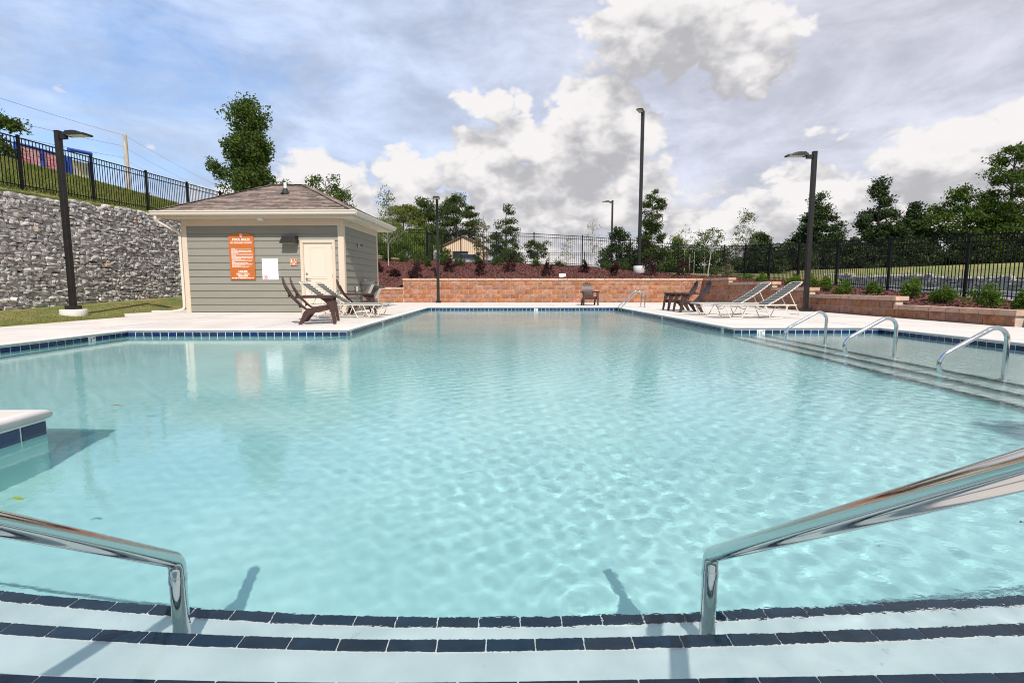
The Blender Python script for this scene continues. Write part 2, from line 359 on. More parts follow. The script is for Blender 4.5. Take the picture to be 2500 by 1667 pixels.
gx=[-4000,-1500,-600,-300,-160,-100,-70,-50,-40,-34,-30,-27,-25,-23,-22,-21,-20.2]+list(np.arange(-20,-13.5,.65))+[-13.3,-13.1,-12.8,-12.3,-11.8,-11.3,-10.9,-10.3,-9.75,-9.70,-6,-3,0,3,6,9,11,12.84,12.88,14,15.3,17,19,20.25,20.35]+list(np.arange(21,60,2.5))+[64,70,80,100,160,300,600,1500,4000]
gy=[-4000,-1000,-300,-100,-50,-25,-12,-8,-2,2]+list(np.arange(5,29.5,1.2))+[29.88,29.92]+list(np.arange(31,60,1.6))+[64,70,80,100,140,220,400,800,1500,4000]
V=[(x,y,ground_z(x,y)) for y in gy for x in gx]; n=len(gx)
F=[(j*n+i,j*n+i+1,(j+1)*n+i+1,(j+1)*n+i) for j in range(len(gy)-1) for i in range(n-1)]
ground=put('ground',npmesh('ground',V,F,mt['grass'])); struct(ground,'mown grass slopes and fields round the pool yard')
# far ridge of hills
V=[];F=[]; nx=160
for k,(r,hh) in enumerate([(1100,0),(1350,.62),(1600,1),(2000,.2)]):
    for i in range(nx):
        a=-1.5+3.0*i/(nx-1); z=(52+16*math.sin(a*3.1)+9*math.sin(a*8.3+1)+4*math.sin(a*23))*hh
        V.append((r*math.sin(a),r*math.cos(a),z))
for k in range(3):
    for i in range(nx-1): F.append((k*nx+i,k*nx+i+1,(k+1)*nx+i+1,(k+1)*nx+i))
mt['hills']=material('hazy_wooded_ridge',(.10,.13,.14),(.13,.16,.165),.01,.95)  # distance haze put into the ridge colour as a muted blue
struct(put('distant_hills',npmesh('distant_hills',V,F,mt['hills'],True)))
# ================================================================ pool
POOL=[(-2.93,.86),(4.0,.86),(4.0,3.3),(7.53,3.3),(7.53,10.1),(4.6,10.1),(4.6,20.5),(-2.93,20.5),(-2.93,9.8),(-7.03,9.8),(-7.03,3.3),(-2.93,3.3)]
NP=len(POOL)
def inset(t):
    out=[]
    for i in range(NP):
        p=Vector(POOL[i]); a=(p-Vector(POOL[i-1])).normalized(); b=(Vector(POOL[(i+1)%NP])-p).normalized()
        n1=Vector((-a.y,a.x)); n2=Vector((-b.y,b.x)); out.append(p+(n1+n2)*t)
    return out
from mathutils.geometry import tessellate_polygon
# deck slab with a rounded lip hanging over the water
prof=[(-.06,0),(-.014,0),(.006,-.004),(.021,-.014),(.029,-.030),(.024,-.048),(.010,-.059),(-.012,-.061)]
mb=MB(); rings=[inset(t) for t,z in prof]
vs=[(p.x,p.y,prof[k][1]) for k in range(len(prof)) for p in rings[k]]
mb.add(vs,[(k*NP+i,k*NP+(i+1)%NP,(k+1)*NP+(i+1)%NP,(k+1)*NP+i) for k in range(len(prof)-1) for i in range(NP)],1,True)
outer=[(-9.76,-9),(10.06,-9),(10.06,25.66),(-9.4,25.66),(-9.6,21),(-10.7,20.4),(-10.75,17),(-10.95,15.2),(-10.0,13.9),(-9.78,13.7)]
hole=[(p.x,p.y) for p in rings[0]]
allp=[(x,y,0.) for x,y in outer+hole]
tri=tessellate_polygon([[Vector((x,y,0)) for x,y in outer],[Vector((x,y,0)) for x,y in hole]])
mb.add(allp,[tuple(t) for t in tri],0)
no=len(outer); mb.add([(x,y,0) for x,y in outer]+[(x,y,-.15) for x,y in outer],[(i,(i+1)%no,no+(i+1)%no,no+i) for i in range(no)],0)
deck=struct(mb.build('pool_deck',[mt['concrete'],mt['coping']]),'pale broom finished concrete deck round the pool')
me=deck.data; bm=bmesh.new(); bm.from_mesh(me); bmesh.ops.remove_doubles(bm,verts=bm.verts[:],dist=.0005); bmesh.ops.recalc_face_normals(bm,faces=bm.faces[:]); bm.to_mesh(me); bm.free()
for x0,x1,y0,y1 in [(-.9,-.888,20.6,25.6),(2.1,2.112,20.6,25.6),(5.2,5.212,20.6,25.6),(-9.7,-7.1,9.8,9.82),(7.6,10,6.2,6.22),(4.7,10,13.4,13.42),(4.7,10,17.6,17.62),(7.2,7.212,10.2,25.6),(-2.99,-9.4,12.9,12.92),(-4.7,-4.688,9.9,15.8),(-7.6,-7.588,9.9,15.9)]:
    b=MB(); b.box(min(x0,x1),max(x0,x1),y0,y1,.0005,.0015); struct(b.build('control_joint',mt['darkgroove'],deck))
# shell: walls below the tile line, and the floor
mb=MB(); W0=[(x,y,-.061) for x,y in POOL]; W1=[(x,y,-2) for x,y in POOL]
mb.add(W0+W1,[(i,(i+1)%NP,NP+(i+1)%NP,NP+i) for i in range(NP)],0)
ys=[.5,3,6,9,10,12,15,18,21]; xs=[-7.2,-2.9,0,3,7.7]
zf=lambda y: -1.05 if y<9 else -1.05-.055*(y-9)
vs=[(x,y,zf(y)) for y in ys for x in xs]; mb.add(vs,[(j*5+i,j*5+i+1,(j+1)*5+i+1,(j+1)*5+i) for j in range(8) for i in range(4)],0)
shell=struct(mb.build('pool_shell',mt['plaster'],wet=True),'plastered pool basin coloured with the pale aqua tint of the water')
# underwater bench along the left wall and left shoulder
mb=MB(); b1=[(-7.03,3.3),(-6.78,3.3),(-6.78,9.42),(-3.25,9.42),(-2.95,9.75),(-2.95,9.8),(-7.03,9.8)]
mb.prism(b1,2,-1.3,-.50); bench=mb.build('bench_ledge',mt['plaster'],shell,wet=True)
mb=MB()
for a,b in [((-6.80,3.3),(-6.80,9.42)),((-6.8,9.44),(-3.26,9.44)),((-3.26,9.44),(-2.97,9.76))]: mb.bar((*a,-.496),(*b,-.496),.075,.014)
mb.build('nosing',mt['step_tile'],bench,wet=True)
# waterline tiles
tile_me=MB().bev(-.0705,.0705,-.004,.006,-.075,.075,.003).mesh('tile',mt['tile'])
mark_me=MB().bev(-.072,.072,-.004,.007,-.075,.075,.003).mesh('marker_tile',mt['marker'])
band=MB()
for i in range(NP):
    a=Vector(POOL[i]); b=Vector(POOL[(i+1)%NP]); d=(b-a).normalized(); nn=Vector((-d.y,d.x))
    p=[a+nn*.0,b+nn*.0]; 
    q=[(a.x+nn.x*.0035,a.y+nn.y*.0035),(b.x+nn.x*.0035,b.y+nn.y*.0035)]
    band.add([(*q[0],-.0615),(*q[1],-.0615),(*q[1],-.235),(*q[0],-.235)],[(0,1,2,3)])
band.build('grout_band',mt['grout'],shell,wet=True)
markers={}
def tile_run(a,b,phase,marks):
    a=Vector(a); b=Vector(b); L=(b-a).length; d=(b-a)/L; nn=Vector((-d.y,d.x)); k=int(L/.15); pitch=L/k; ang=math.atan2(d.y,d.x)
    for j in range(k):
        c=a+d*pitch*(j+.5); mk=marks.get(j)
        o=put('depth_marker' if mk else 'tile',mark_me if mk else tile_me,shell,(c.x+nn.x*.005,c.y+nn.y*.005,-.148),(0,0,ang+PI),(pitch/.15,1,1),True)
        if mk:
            # lettering on the face that looks into the pool
            for (txt,s,dx,dz) in mk: text(txt,s,o,(dx,-.006,dz),mt['ink'],bold=.0015,wet=True)
M3=[('3',.085,-.028,.024),('FT',.038,.040,.045)]; M15=[('1',.095,-.045,.02),('1/2',.034,.0,.028),('FT',.034,.045,.048)]
M4=[('4',.085,-.028,.024),('FT',.038,.040,.045)]; M5=[('5',.085,-.028,.024),('FT',.038,.040,.045)]
for a,b,ph,mk in [((-7.03,9.8),(-7.03,7.0),0,{5:M3}),((-2.93,9.8),(-7.03,9.8),0,{}),((-2.93,20.5),(-2.93,9.8),0,{69:M3,51:M4,34:M4}),
                  ((4.6,20.5),(-2.93,20.5),0,{21:M5}),((4.6,10.1),(4.6,20.5),0,{3:M3,30:M4,52:M4}),((7.53,10.1),(4.6,10.1),0,{15:M15}),((7.53,6.3),(7.53,10.1),0,{}),((-2.93,3.3),(-2.93,2.4),0,{}),((-3.68,3.3),(-2.93,3.3),0,{})]:
    tile_run(a,b,ph,mk)
# the remaining waterline, outside the view, joined
mb=MB()
for a,b in [((4.0,.86),(4.0,3.3)),((4.0,3.3),(7.53,3.3)),((7.53,3.3),(7.53,6.3)),((-7.03,7.0),(-7.03,3.3)),((-7.03,3.3),(-3.68,3.3)),((-2.93,2.4),(-2.93,.86))]:
    a=Vector(a); b=Vector(b); d=(b-a).normalized(); nn=Vector((-d.y,d.x)); k=int((b-a).length/.15); pt=(b-a).length/k
    for j in range(k): p=a+d*(pt*j+.004)+nn*.006; q=a+d*(pt*(j+1)-.004)+nn*.006; mb.bar((p.x,p.y,-.148),(q.x,q.y,-.148),.009,.15)
stuff(mb.build('tile_band',mt['tile'],shell,wet=True))
# entry steps in the near recess: three treads, dark tile along each nose
NOSE=[(1.150,-.19),(1.448,-.385),(1.728,-.615)]
bend=lambda x: .029*x*x if x<0 else 0.      # the treads swing back a little towards the left
st_me=MB().bev(-.0706,.0706,-.0225,.0225,-.006,.006,.002).mesh('step_tile',mt['step_tile'])
def tread(ya,yb,z):
    xs=[-2.93,-2.5,-2.1,-1.7,-1.3,-.9,-.5,-.2,0,4.0]
    front=[(x,yb+bend(x)) for x in xs]; back=[(x,(ya+bend(x)+.0005) if ya>.9 else ya) for x in xs[::-1]]
    return MB().prism(front+back,2,-1.3,z)
root=struct(tread(.86,NOSE[0][0],NOSE[0][1]).build('entry_steps',mt['step_plaster'],wet=True),'white plaster entry steps edged with dark tiles in the near recess')
y0=NOSE[0][0]
for y,z in NOSE[1:]: tread(y0,y,z).build('tread',mt['step_plaster'],root,wet=True); y0=y
for k,(y,z) in enumerate(NOSE):
    xs=[-2.92,-2.5,-2.1,-1.7,-1.3,-.9,-.5,-.2,0,3.99]; mb=MB(); mb.prism([(x,y+bend(x)+.003) for x in xs]+[(x,y+bend(x)-.049) for x in xs[::-1]],2,z-.05,z+.0025); mb.build('grout_strip',mt['grout'],root,wet=True)
    off=(.03,.09,.055)[k]; x=-2.83+off
    while x<3.78:
        put('tile',st_me,root,(x,y-.0228+bend(x),z+.0045),(0,0,math.atan(.058*x) if x<0 else 0),None,True); x+=.1455
# right hand steps down from the shallow shelf, parallel to the pool's long axis
root2=struct(MB().box(5.18,7.53,3.3,10.1,-1.4,-.54).build('shallow_shelf',mt['ledge_plaster'],wet=True),'shallow shelf and steps along the right side of the pool')
for x0,x1,z in [(4.87,5.18,-.70),(4.58,4.87,-.88)]:
    MB().box(x0,x1-.0005,3.3,10.1,-1.4,z).build('tread',mt['ledge_plaster'],root2,wet=True)
for x,z in [(5.18,-.54),(4.87,-.70),(4.58,-.88)]:
    MB().box(x-.003,x+.05,3.32,10.08,z-.045,z+.004).build('nosing',mt['step_tile'],root2,wet=True)
# ---------------------------------------------------------------- water
def make_water():
    rg=np.random.default_rng(11)
    ysl=[.80]
    while ysl[-1]<20.56: ysl.append(ysl[-1]+max(.0130,.0037*ysl[-1]))
    Y1=np.array(ysl); X1=np.arange(-7.1,7.62,.0168); X,Y=np.meshgrid(X1,Y1); Z=np.zeros_like(X)
    # calm water at the left front, livelier towards the middle and the right
    act=np.clip(.26+.74/(1+np.exp(-(X+.55*Y-1.5)/.7)),0,1)*(.75+.25*np.sin(X*.9+.7*np.sin(Y*.6))*np.sin(Y*.8+1.3*np.sin(X*.5)))
    act*=(.42+.58*np.clip((Y-1.25)/1.5,0,1))*(1-.55*np.clip((Y-6)/6,0,1))
    dy=np.gradient(Y1)[:,None]
    for i in range(110):
        L=.042*10**(rg.random()**1.7*.62); k=2*PI/L; th=rg.normal(1.25,.85); a=.0080*L**1.8*(.4+rg.random())
        kx,ky=k*math.cos(th),k*math.sin(th)
        fade=np.clip(1.6-abs(ky)*dy/1.1,0,1)
        mod=.6+.4*np.sin(X*rg.normal(0,.8)+Y*rg.normal(0,.8)+rg.random()*7)
        Z+=a*mod*fade*np.sin(kx*X+ky*Y+rg.random()*7)
    Z*=act
    # ring ripples round the right hand rail
    for (cx,cy,am,l) in [(.45,1.60,.00008,.047)]:
        r=np.hypot(X-cx,Y-cy); Z+=am*np.exp(-r/.22)*np.cos(2*PI*r/l)
    Z=Z-.14
    ny,nx=X.shape; idx=np.arange(nx*ny).reshape(ny,nx)
    F=np.stack([idx[:-1,:-1],idx[:-1,1:],idx[1:,1:],idx[1:,:-1]],-1).reshape(-1,4)
    cx=(X[:-1,:-1]+X[1:,1:])/2; cy=(Y[:-1,:-1]+Y[1:,1:])/2; g=.09
    keep=((cx>-2.93-g)&(cx<4.6+g)&(cy>9.8))|((cx>-7.03-g)&(cx<7.53+g)&(cy>3.3-g)&(cy<10.1+g))|((cx>-2.93-g)&(cx<4.0+g)&(cy<3.4))
    F=F[keep.ravel()]
    m=bpy.data.materials.new('pool_water'); m.use_nodes=True; t=m.node_tree; t.nodes.remove(t.nodes['Principled BSDF'])
    g=t.nodes.new('ShaderNodeBsdfGlass'); g.inputs['IOR'].default_value=1.333; g.inputs['Roughness'].default_value=0; g.inputs['Color'].default_value=(.955,.99,.99,1)
    ge=t.nodes.new('ShaderNodeNewGeometry'); wv=VM(t,'MULTIPLY',ge.outputs['Position'],(1.,1.15,1.)); h=M(t,'ADD',NOISE(t,wv,30,2,.5,.4),M(t,'MULTIPLY',NOISE(t,wv,66,2,.5,.3),.4))
    at=t.nodes.new('ShaderNodeAttribute'); at.attribute_name='ripple'; bn=t.nodes.new('ShaderNodeBump'); bn.inputs['Distance'].default_value=.0028; sock(t,bn.inputs['Strength'],M(t,'MULTIPLY',at.outputs['Fac'],.75)); sock(t,bn.inputs['Height'],h); t.links.new(bn.outputs[0],g.inputs['Normal'])
    t.links.new(g.outputs[0],t.nodes['Material Output'].inputs['Surface'])
    wme=npmesh('pool_water',np.stack([X,Y,Z],-1).reshape(-1,3),F,m,True); la=wme.attributes.new('ripple','FLOAT','POINT'); la.data.foreach_set('value',(act/(1-.5*np.clip((Y-6)/6,0,1))).clip(0,1.2).astype(np.float32).ravel()); o=put('pool_water',wme); o.cycles.is_caustics_caster=True
    struct(o,'clear turquoise rippled water filling the pool')
make_water()
# ================================================================ stone and block walls
def rock_mesh(seed,name='stone'):
    r=random.Random(seed); bm=bmesh.new(); bmesh.ops.create_cube(bm,size=1); bmesh.ops.subdivide_edges(bm,edges=bm.edges[:],cuts=1,use_grid_fill=True)
    for v in bm.verts:
        c=v.co.copy(); s=c.normalized()*.5; v.co=c.lerp(s,r.uniform(.45,.75)); v.co+=Vector((r.uniform(-.09,.09),r.uniform(-.08,.08),r.uniform(-.09,.09)))
    me=bpy.data.meshes.new(name); bm.to_mesh(me); bm.free(); me.materials.append(mt['rock']); return me
ROCKS=[rock_mesh(s) for s in range(14)]
def rubble(root,origin,along,L,zb,zt,hmin,hmax,wmin,wmax,face,limit,seed,depth=.26):
    """roughly coursed fieldstone on a vertical face; zb/zt are functions of distance along"""
    r=random.Random(seed); al=Vector(along); fc=Vector(face); cand=[]
    z=-.08
    top=max(zt(0),zt(L)); base=min(zb(0),zb(L)); z=base-.05
    rot=math.atan2(al.y,al.x)
    while z<top+.05:
        rh=r.uniform(hmin,hmax); x=-r.random()*wmax
        while x<L:
            w=r.uniform(wmin,wmax)*(1.25 if r.random()<.12 else 1); h=rh*r.uniform(.8,1.3); cz=z+rh/2+r.uniform(-.02,.02)+.012*math.sin(x*2.1+z*5); cx=x+w/2
            if zb(cx)-.06<cz<zt(cx)-.02:
                cand.append((cx,cz,w*1.13,h*1.17,r.uniform(-.025,.025),r.uniform(-.14,.14),r.randrange(14),r.random()))
            x+=w
        z+=rh*.97
    cand.sort(key=lambda c:c[0])
    mass_v=[];mass_f=[]
    for i,(cx,cz,w,h,out,tilt,k,fl) in enumerate(cand):
        p=Vector(origin)+al*cx+fc*(out-.03); p.z=cz
        mat=Matrix.Translation(p)@Matrix.Rotation(rot,4,'Z')@Matrix.Rotation(tilt,4,'Y')@Matrix.Diagonal((w*(-1 if fl<.5 else 1),depth,h,1))
        if i<limit:
            o=bpy.data.objects.new('stone',ROCKS[k]); C.objects.link(o); o.parent=root; o.matrix_basis=mat
        else:
            b=len(mass_v); me=ROCKS[k]; mass_v+=[mat@v.co for v in me.vertices]; mass_f+=[[q+b for q in f.vertices] for f in me.polygons]
    if mass_v:
        me=bpy.data.meshes.new('packed_stones'); me.from_pydata(mass_v,[],mass_f); me.materials.append(mt['rockmass'])
        bm=bmesh.new(); bm.from_mesh(me); bmesh.ops.recalc_face_normals(bm,faces=bm.faces[:]); bm.to_mesh(me); bm.free()
        stuff(put('packed_stones',me,root))
    return len(cand)
mt['rockmass']=mt['rock'].copy()
def island_random(m):
    nt=m.node_tree; ge=nt.nodes.new('ShaderNodeNewGeometry')
    for n in list(nt.nodes):
        if n.type=='OBJECT_INFO':
            for l in list(n.outputs['Random'].links): nt.links.new(ge.outputs['Random Per Island'],l.to_socket)
island_random(mt['rockmass'])
lw=thing('fieldstone_wall','tall rubble stone retaining wall below the black fence on the grassy bank','wall')
LWB=lambda x: .12+.031*max(x,0)   # distance runs along +Y from Y=12
zb=lambda s: .10+.031*max(s+11-13.6,-2); zt=lambda s: 3.26+.048*(s+11-14)
MB().add([(-13.12,10.5,-.3),(-13.12,26,-.3),(-13.12,26,3.66),(-13.12,10.5,3.02),(-13.6,10.5,-.3),(-13.6,26,-.3),(-13.6,26,3.66),(-13.6,10.5,3.02)],[(0,1,2,3),(4,5,6,7),(0,3,7,4),(1,2,6,5),(3,2,6,7)]).build('backing',mt['rockfill'],lw)
rubble(lw,(-13.0,11,0),(0,1,0),14,zb,zt,.072,.125,.12,.32,(1,0,0),300,5,.20)
pp=MB().tube([(-13.0,13.95,.46),(-12.78,13.95,.44)],.055,12,caps=False); pp.tube([(-12.78,13.95,.44),(-13.0,13.95,.46)],.045,12,caps=False); pp.build('drain_pipe',mt['white'],lw)
rw=thing('fieldstone_wall','low grey rubble wall across the drive behind the black fence on the right','wall')
MB().add([(20.1,10,-.3),(20.1,46,-.3),(20.1,46,1.92),(20.1,10,.80),(20.6,10,-.3),(20.6,46,-.3),(20.6,46,1.92),(20.6,10,.80)],[(0,1,2,3),(4,5,6,7),(0,3,7,4),(1,2,6,5),(3,2,6,7)]).build('backing',mt['rockfill'],rw)
rubble(rw,(20.0,13,0),(0,1,0),31,lambda s:right_ground(s+13)-.04,lambda s:wall_top_right(s+13)+.04,.12,.19,.20,.40,(-1,0,0),300,8,.24)
# split-face block walls
def block_mesh(seed,mat,L=.448,H=.2,D=.12,rough=.014):
    r=random.Random(seed); nx,nz=4,2; vs=[]; fs=[]
    for j in range(nz+1):
        for i in range(nx+1):
            e=(i in(0,nx))or(j in(0,nz)); vs.append((-L/2+L*i/nx,0 if e else -r.uniform(.004,rough+.012),-H/2+H*j/nz))
    for j in range(nz):
        for i in range(nx): a=j*(nx+1)+i; fs.append((a,a+1,a+nx+2,a+nx+1))
    o=len(vs); vs+=[(-L/2,D,-H/2),(L/2,D,-H/2),(L/2,D,H/2),(-L/2,D,H/2)]
    bl,br,tl,tr=0,nx,nz*(nx+1),nz*(nx+1)+nx
    fs+=[(bl,o,o+1,br),(tl,tr,o+2,o+3),(bl,tl,o+3,o),(br,o+1,o+2,tr)]
    me=bpy.data.meshes.new('block'); me.from_pydata(vs,[],fs); me.materials.append(mat); return me
BLK=[block_mesh(s,mt['block']) for s in range(8)]
CAPM=[block_mesh(s+40,mt['cap'],.452,.105,.34,.006) for s in range(5)]
CH=.2155
def block_wall(root,a,b,ranges,seed,flip=False):
    """courses of blocks from a to b; ranges are (s0,s1,courses); blocks face the pool"""
    r=random.Random(seed); a=Vector(a); b=Vector(b); L=(b-a).length; d=(b-a)/L; ang=math.atan2(d.y,d.x); nin=Vector((d.y,-d.x,0))
    mort=MB()
    for s0,s1,nc in ranges:
        H=nc*CH
        p0=a+d*s0-nin*.009; p1=a+d*s1-nin*.009; q0=p0-nin*.28; q1=p1-nin*.28
        mort.add([(p.x,p.y,z) for z in(-.1,H) for p in(p0,p1,q1,q0)],[(0,1,5,4),(1,2,6,5),(2,3,7,6),(3,0,4,7),(4,5,6,7)])
        for c in range(nc):
            x=s0-(.2285 if c%2 else 0)-(s0%.457 if s0>0 else 0)
            while x<s1-.02:
                lo=max(x,s0); hi=min(x+.457,s1)
                if hi-lo>.06:
                    p=a+d*((lo+hi)/2)+nin*r.uniform(-.001,.007)
                    put('block',r.choice(BLK),root,(p.x,p.y,c*CH+.105),(0,0,ang),((hi-lo-.016)/.448,1,.99))
                x+=.457
        x=s0-r.random()*.3
        while x<s1-.02:
            w=.457 if r.random()<.8 else .36; lo=max(x,s0-.02); hi=min(x+w,s1+.05 if x+w>=s1 else x+w)
            if hi-lo>.08:
                p=a+d*((lo+hi)/2)+nin*.028
                put('cap_block',r.choice(CAPM),root,(p.x,p.y,H+.055),(0,0,ang),((hi-lo-.014)/.452,1,1))
            x+=w
    mort.build('mortar_core',mt['mortar'],root)
fw=thing('block_wall','reddish split face block wall across the far end of the deck','wall')
block_wall(fw,(-9.4,25.6,0),(10.0,25.6,0),[(0,4.55,3),(4.55,19.4,5)],3)
sw=thing('block_wall','reddish block wall stepping down along the right side of the deck','wall')
block_wall(sw,(10.0,25.6,0),(10.0,9.5,0),[(0,2.9,5),(2.9,6.6,4),(6.6,8.95,3),(8.95,12.65,2),(12.65,15.75,1)],4)
# planted beds behind the walls
def level(Y): return float(np.interp(Y,[9.6,12.6,13.3,16.3,17,18.7,19.3,22.4,23,26],[.27,.29,.50,.50,.72,.72,.93,.93,1.14,1.14]))
def bed_z(X,Y):
    zw=float(np.interp(X,[-5.2,-4.6],[.72,1.14])); a=lerp(zw,fence_foot(X),(Y-25.9)/3.9)
    if X<10.2: return a
    b=lerp(level(Y),.47+.058*(Y-14),(X-10.3)/2.6)
    return lerp(b,a,(Y-25)/1.5)
xs=list(np.arange(-9.6,10.2,.33))+[10.2]; ysb=list(np.arange(25.84,30.2,.33)); V=[];F=[]
bump=lambda x,y: .02*math.sin(x*3.1+1.3*math.sin(y*2.3))+.015*math.sin(y*5.1+x*1.7)
V=[(x,y,bed_z(x,y)+bump(x,y)) for y in ysb for x in xs]; n=len(xs); F=[(j*n+i,j*n+i+1,(j+1)*n+i+1,(j+1)*n+i) for j in range(len(ysb)-1) for i in range(n-1)]
xs2=list(np.arange(10.2,13.0,.3))+[13.05]; ys2=list(np.arange(7,30.3,.36)); o=len(V); n2=len(xs2)
V+=[(x,y,bed_z(x,y)+bump(x,y)*(.3 if x<10.3 else 1)) for y in ys2 for x in xs2]; F+=[(o+j*n2+i,o+j*n2+i+1,o+(j+1)*n2+i+1,o+(j+1)*n2+i) for j in range(len(ys2)-1) for i in range(n2-1)]
struct(put('mulch_bed',npmesh('mulch_bed',V,F,mt['mulch'],True)),'bed of dark red bark mulch behind the block walls')
rg=np.random.default_rng(4)
def chips(n,xr,yr,size):
    P=np.stack([rg.uniform(*xr,n),rg.uniform(*yr,n)],1); z=np.array([bed_z(x,y)+bump(x,y) for x,y in P])+rg.uniform(.0,.03,n)
    c=np.column_stack([P,z]); d=rg.normal(size=(n,3))*[1,1,.35]; d/=np.linalg.norm(d,axis=1)[:,None]; u=rg.normal(size=(n,3)); u-=d*(u*d).sum(1)[:,None]; u/=np.linalg.norm(u,axis=1)[:,None]
    l=rg.uniform(.5,1.2,n)[:,None]*size; w=l*rg.uniform(.25,.5,(n,1))
    return np.stack([c-d*l-u*w,c+d*l-u*w,c+d*l+u*w,c-d*l+u*w],1).reshape(-1,3)
Vc=np.concatenate([chips(26000,(-9.5,10.2),(25.95,30),.042),chips(17000,(10.36,12.9),(9,29),.036)]); Fc=np.arange(len(Vc)).reshape(-1,4)
mt['chipm']=mt['chip'].copy(); stuff(put('bark_chips',npmesh('bark_chips',Vc,Fc,mt['chipm'])),'loose red bark chips over the planting beds')
# pavement and drive beyond the right hand fence
def strip(name,x0,x1,dz,mat,label,th=.0):
    ysr=np.arange(-40,30.2,2.); mb=MB()
    vs=[(x,y,right_ground(y)+dz) for y in ysr for x in(x0,x1)]; mb.add(vs,[(2*j,2*j+1,2*j+3,2*j+2) for j in range(len(ysr)-1)])
    if th:
        for xx in(x0,x1):
            vs=[(xx,y,right_ground(y)+dz-q) for y in ysr for q in(0,th)]; mb.add(vs,[(2*j,2*j+1,2*j+3,2*j+2) for j in range(len(ysr)-1)])
    return struct(mb.build(name,mat),label)
strip('sidewalk',13.7,15.1,.06,mt['concrete'],'pale concrete sidewalk outside the right hand fence',.1)
strip('road',15.25,18.6,.02,mt['asphalt'],'grey drive between sidewalk and rubble wall')
strip('kerb',15.1,15.25,.10,mt['coping'],'concrete kerb beside the drive',.15)
strip('kerb',18.6,18.8,.14,mt['coping'],'concrete kerb below the rubble wall',.15)
# grass blades on the lawn strip and on the bank
def blades(n,xr,yr,hgt,w,zfun,ok=lambda x,y:True):
    P=np.stack([rg.uniform(*xr,n),rg.uniform(*yr,n)],1); P=np.array([p for p in P if ok(*p)]); n=len(P)
    z=np.array([zfun(x,y) for x,y in P])-.01; c=np.column_stack([P,z]); a=rg.uniform(0,2*PI,n); s=np.column_stack([np.cos(a),np.sin(a),np.zeros(n)])*w
    t=np.column_stack([rg.normal(0,.45,n),rg.normal(0,.45,n),np.ones(n)])*(hgt*rg.uniform(.4,1.2,n))[:,None]
    V=np.stack([c-s,c+s,c+t],1).reshape(-1,3); return V
inside=lambda x,y: not (x>-10.98+.0 and y>13.6+( -9.78-x)*1.35 and y<21)
Vb=blades(30000,(-12.65,-9.80),(8.5,21.5),.045,.006,ground_z,inside)
stuff(put('lawn_grass',npmesh('lawn_grass',Vb,np.arange(len(Vb)).reshape(-1,3),mt['blade'])),'short patchy lawn between the deck and the rubble wall')
Vb=blades(60000,(-20.5,-13.35),(12,31),.11,.014,ground_z)
stuff(put('bank_grass',npmesh('bank_grass',Vb,np.arange(len(Vb)).reshape(-1,3),mt['hillblade'])),'rough grass covering the bank above the rubble wall')
rebase(lw,(-13,17,.2)); rebase(rw,(20,25,.8)); rebase(fw,(0,25.6,0)); rebase(sw,(10,17,0))
# ================================================================ pool house
BW,BD=4.90,3.45
hs=thing('pool_house','small grey green lap sided pool house with hipped brown shingle roof','building',(-9.65,16.08,0),R(-3))
MB().box(.03,BW-.03,.03,BD,0,2.8).build('wall',mt['siding'],hs)
def board(x0,x1,z,h=.222): # front lap board, thick at its lower edge
    mb=MB(); mb.prism([(.02,z),(-.030,z),(-.008,z+h),(.02,z+h)],0,x0,x1); mb.build('siding_board',mt['siding'],hs)
def sboard(y0,y1,z,h=.222):
    mb=MB(); mb.prism([(BW-.02,z),(BW+.028,z),(BW+.008,z+h),(BW-.02,z+h)],1,y0,y1); mb.build('siding_board',mt['siding'],hs)
DX0,DX1,DZ=3.59,4.66,2.09
for k in range(12):
    z=.02+k*.2135; h=.222 if k<11 else .24
    if z<DZ-.03:
        board(.13,DX0+.005,z,h); board(DX1-.005,BW-.15,z,h)
    else: board(.13,BW-.15,z,h)
    sboard(.10,BD-.10,z,h)
tr=MB(); tr.bev(-.025,.13,-.032,.06,0,2.60,.004); tr.bev(BW-.15,BW+.030,-.034,.06,0,2.60,.004)
MB().bev(-.025,.13,-.032,.06,.0,2.599).build('corner_trim',mt['trim'],hs)
MB().bev(BW-.15,BW+.030,-.034,.02,.0,2.599).build('corner_trim',mt['trim'],hs)
MB().bev(BW-.03,BW+.031,.021,.11,.0,2.599).build('corner_trim',mt['trim'],hs)
MB().bev(BW-.03,BW+.030,BD-.11,BD+.02,.0,2.599).build('corner_trim',mt['trim'],hs)
MB().bev(-.028,BW+.033,-.037,.04,2.601,2.80).build('frieze_board',mt['trim'],hs)
MB().bev(BW-.02,BW+.034,.041,BD+.02,2.601,2.80).build('frieze_board',mt['trim'],hs)
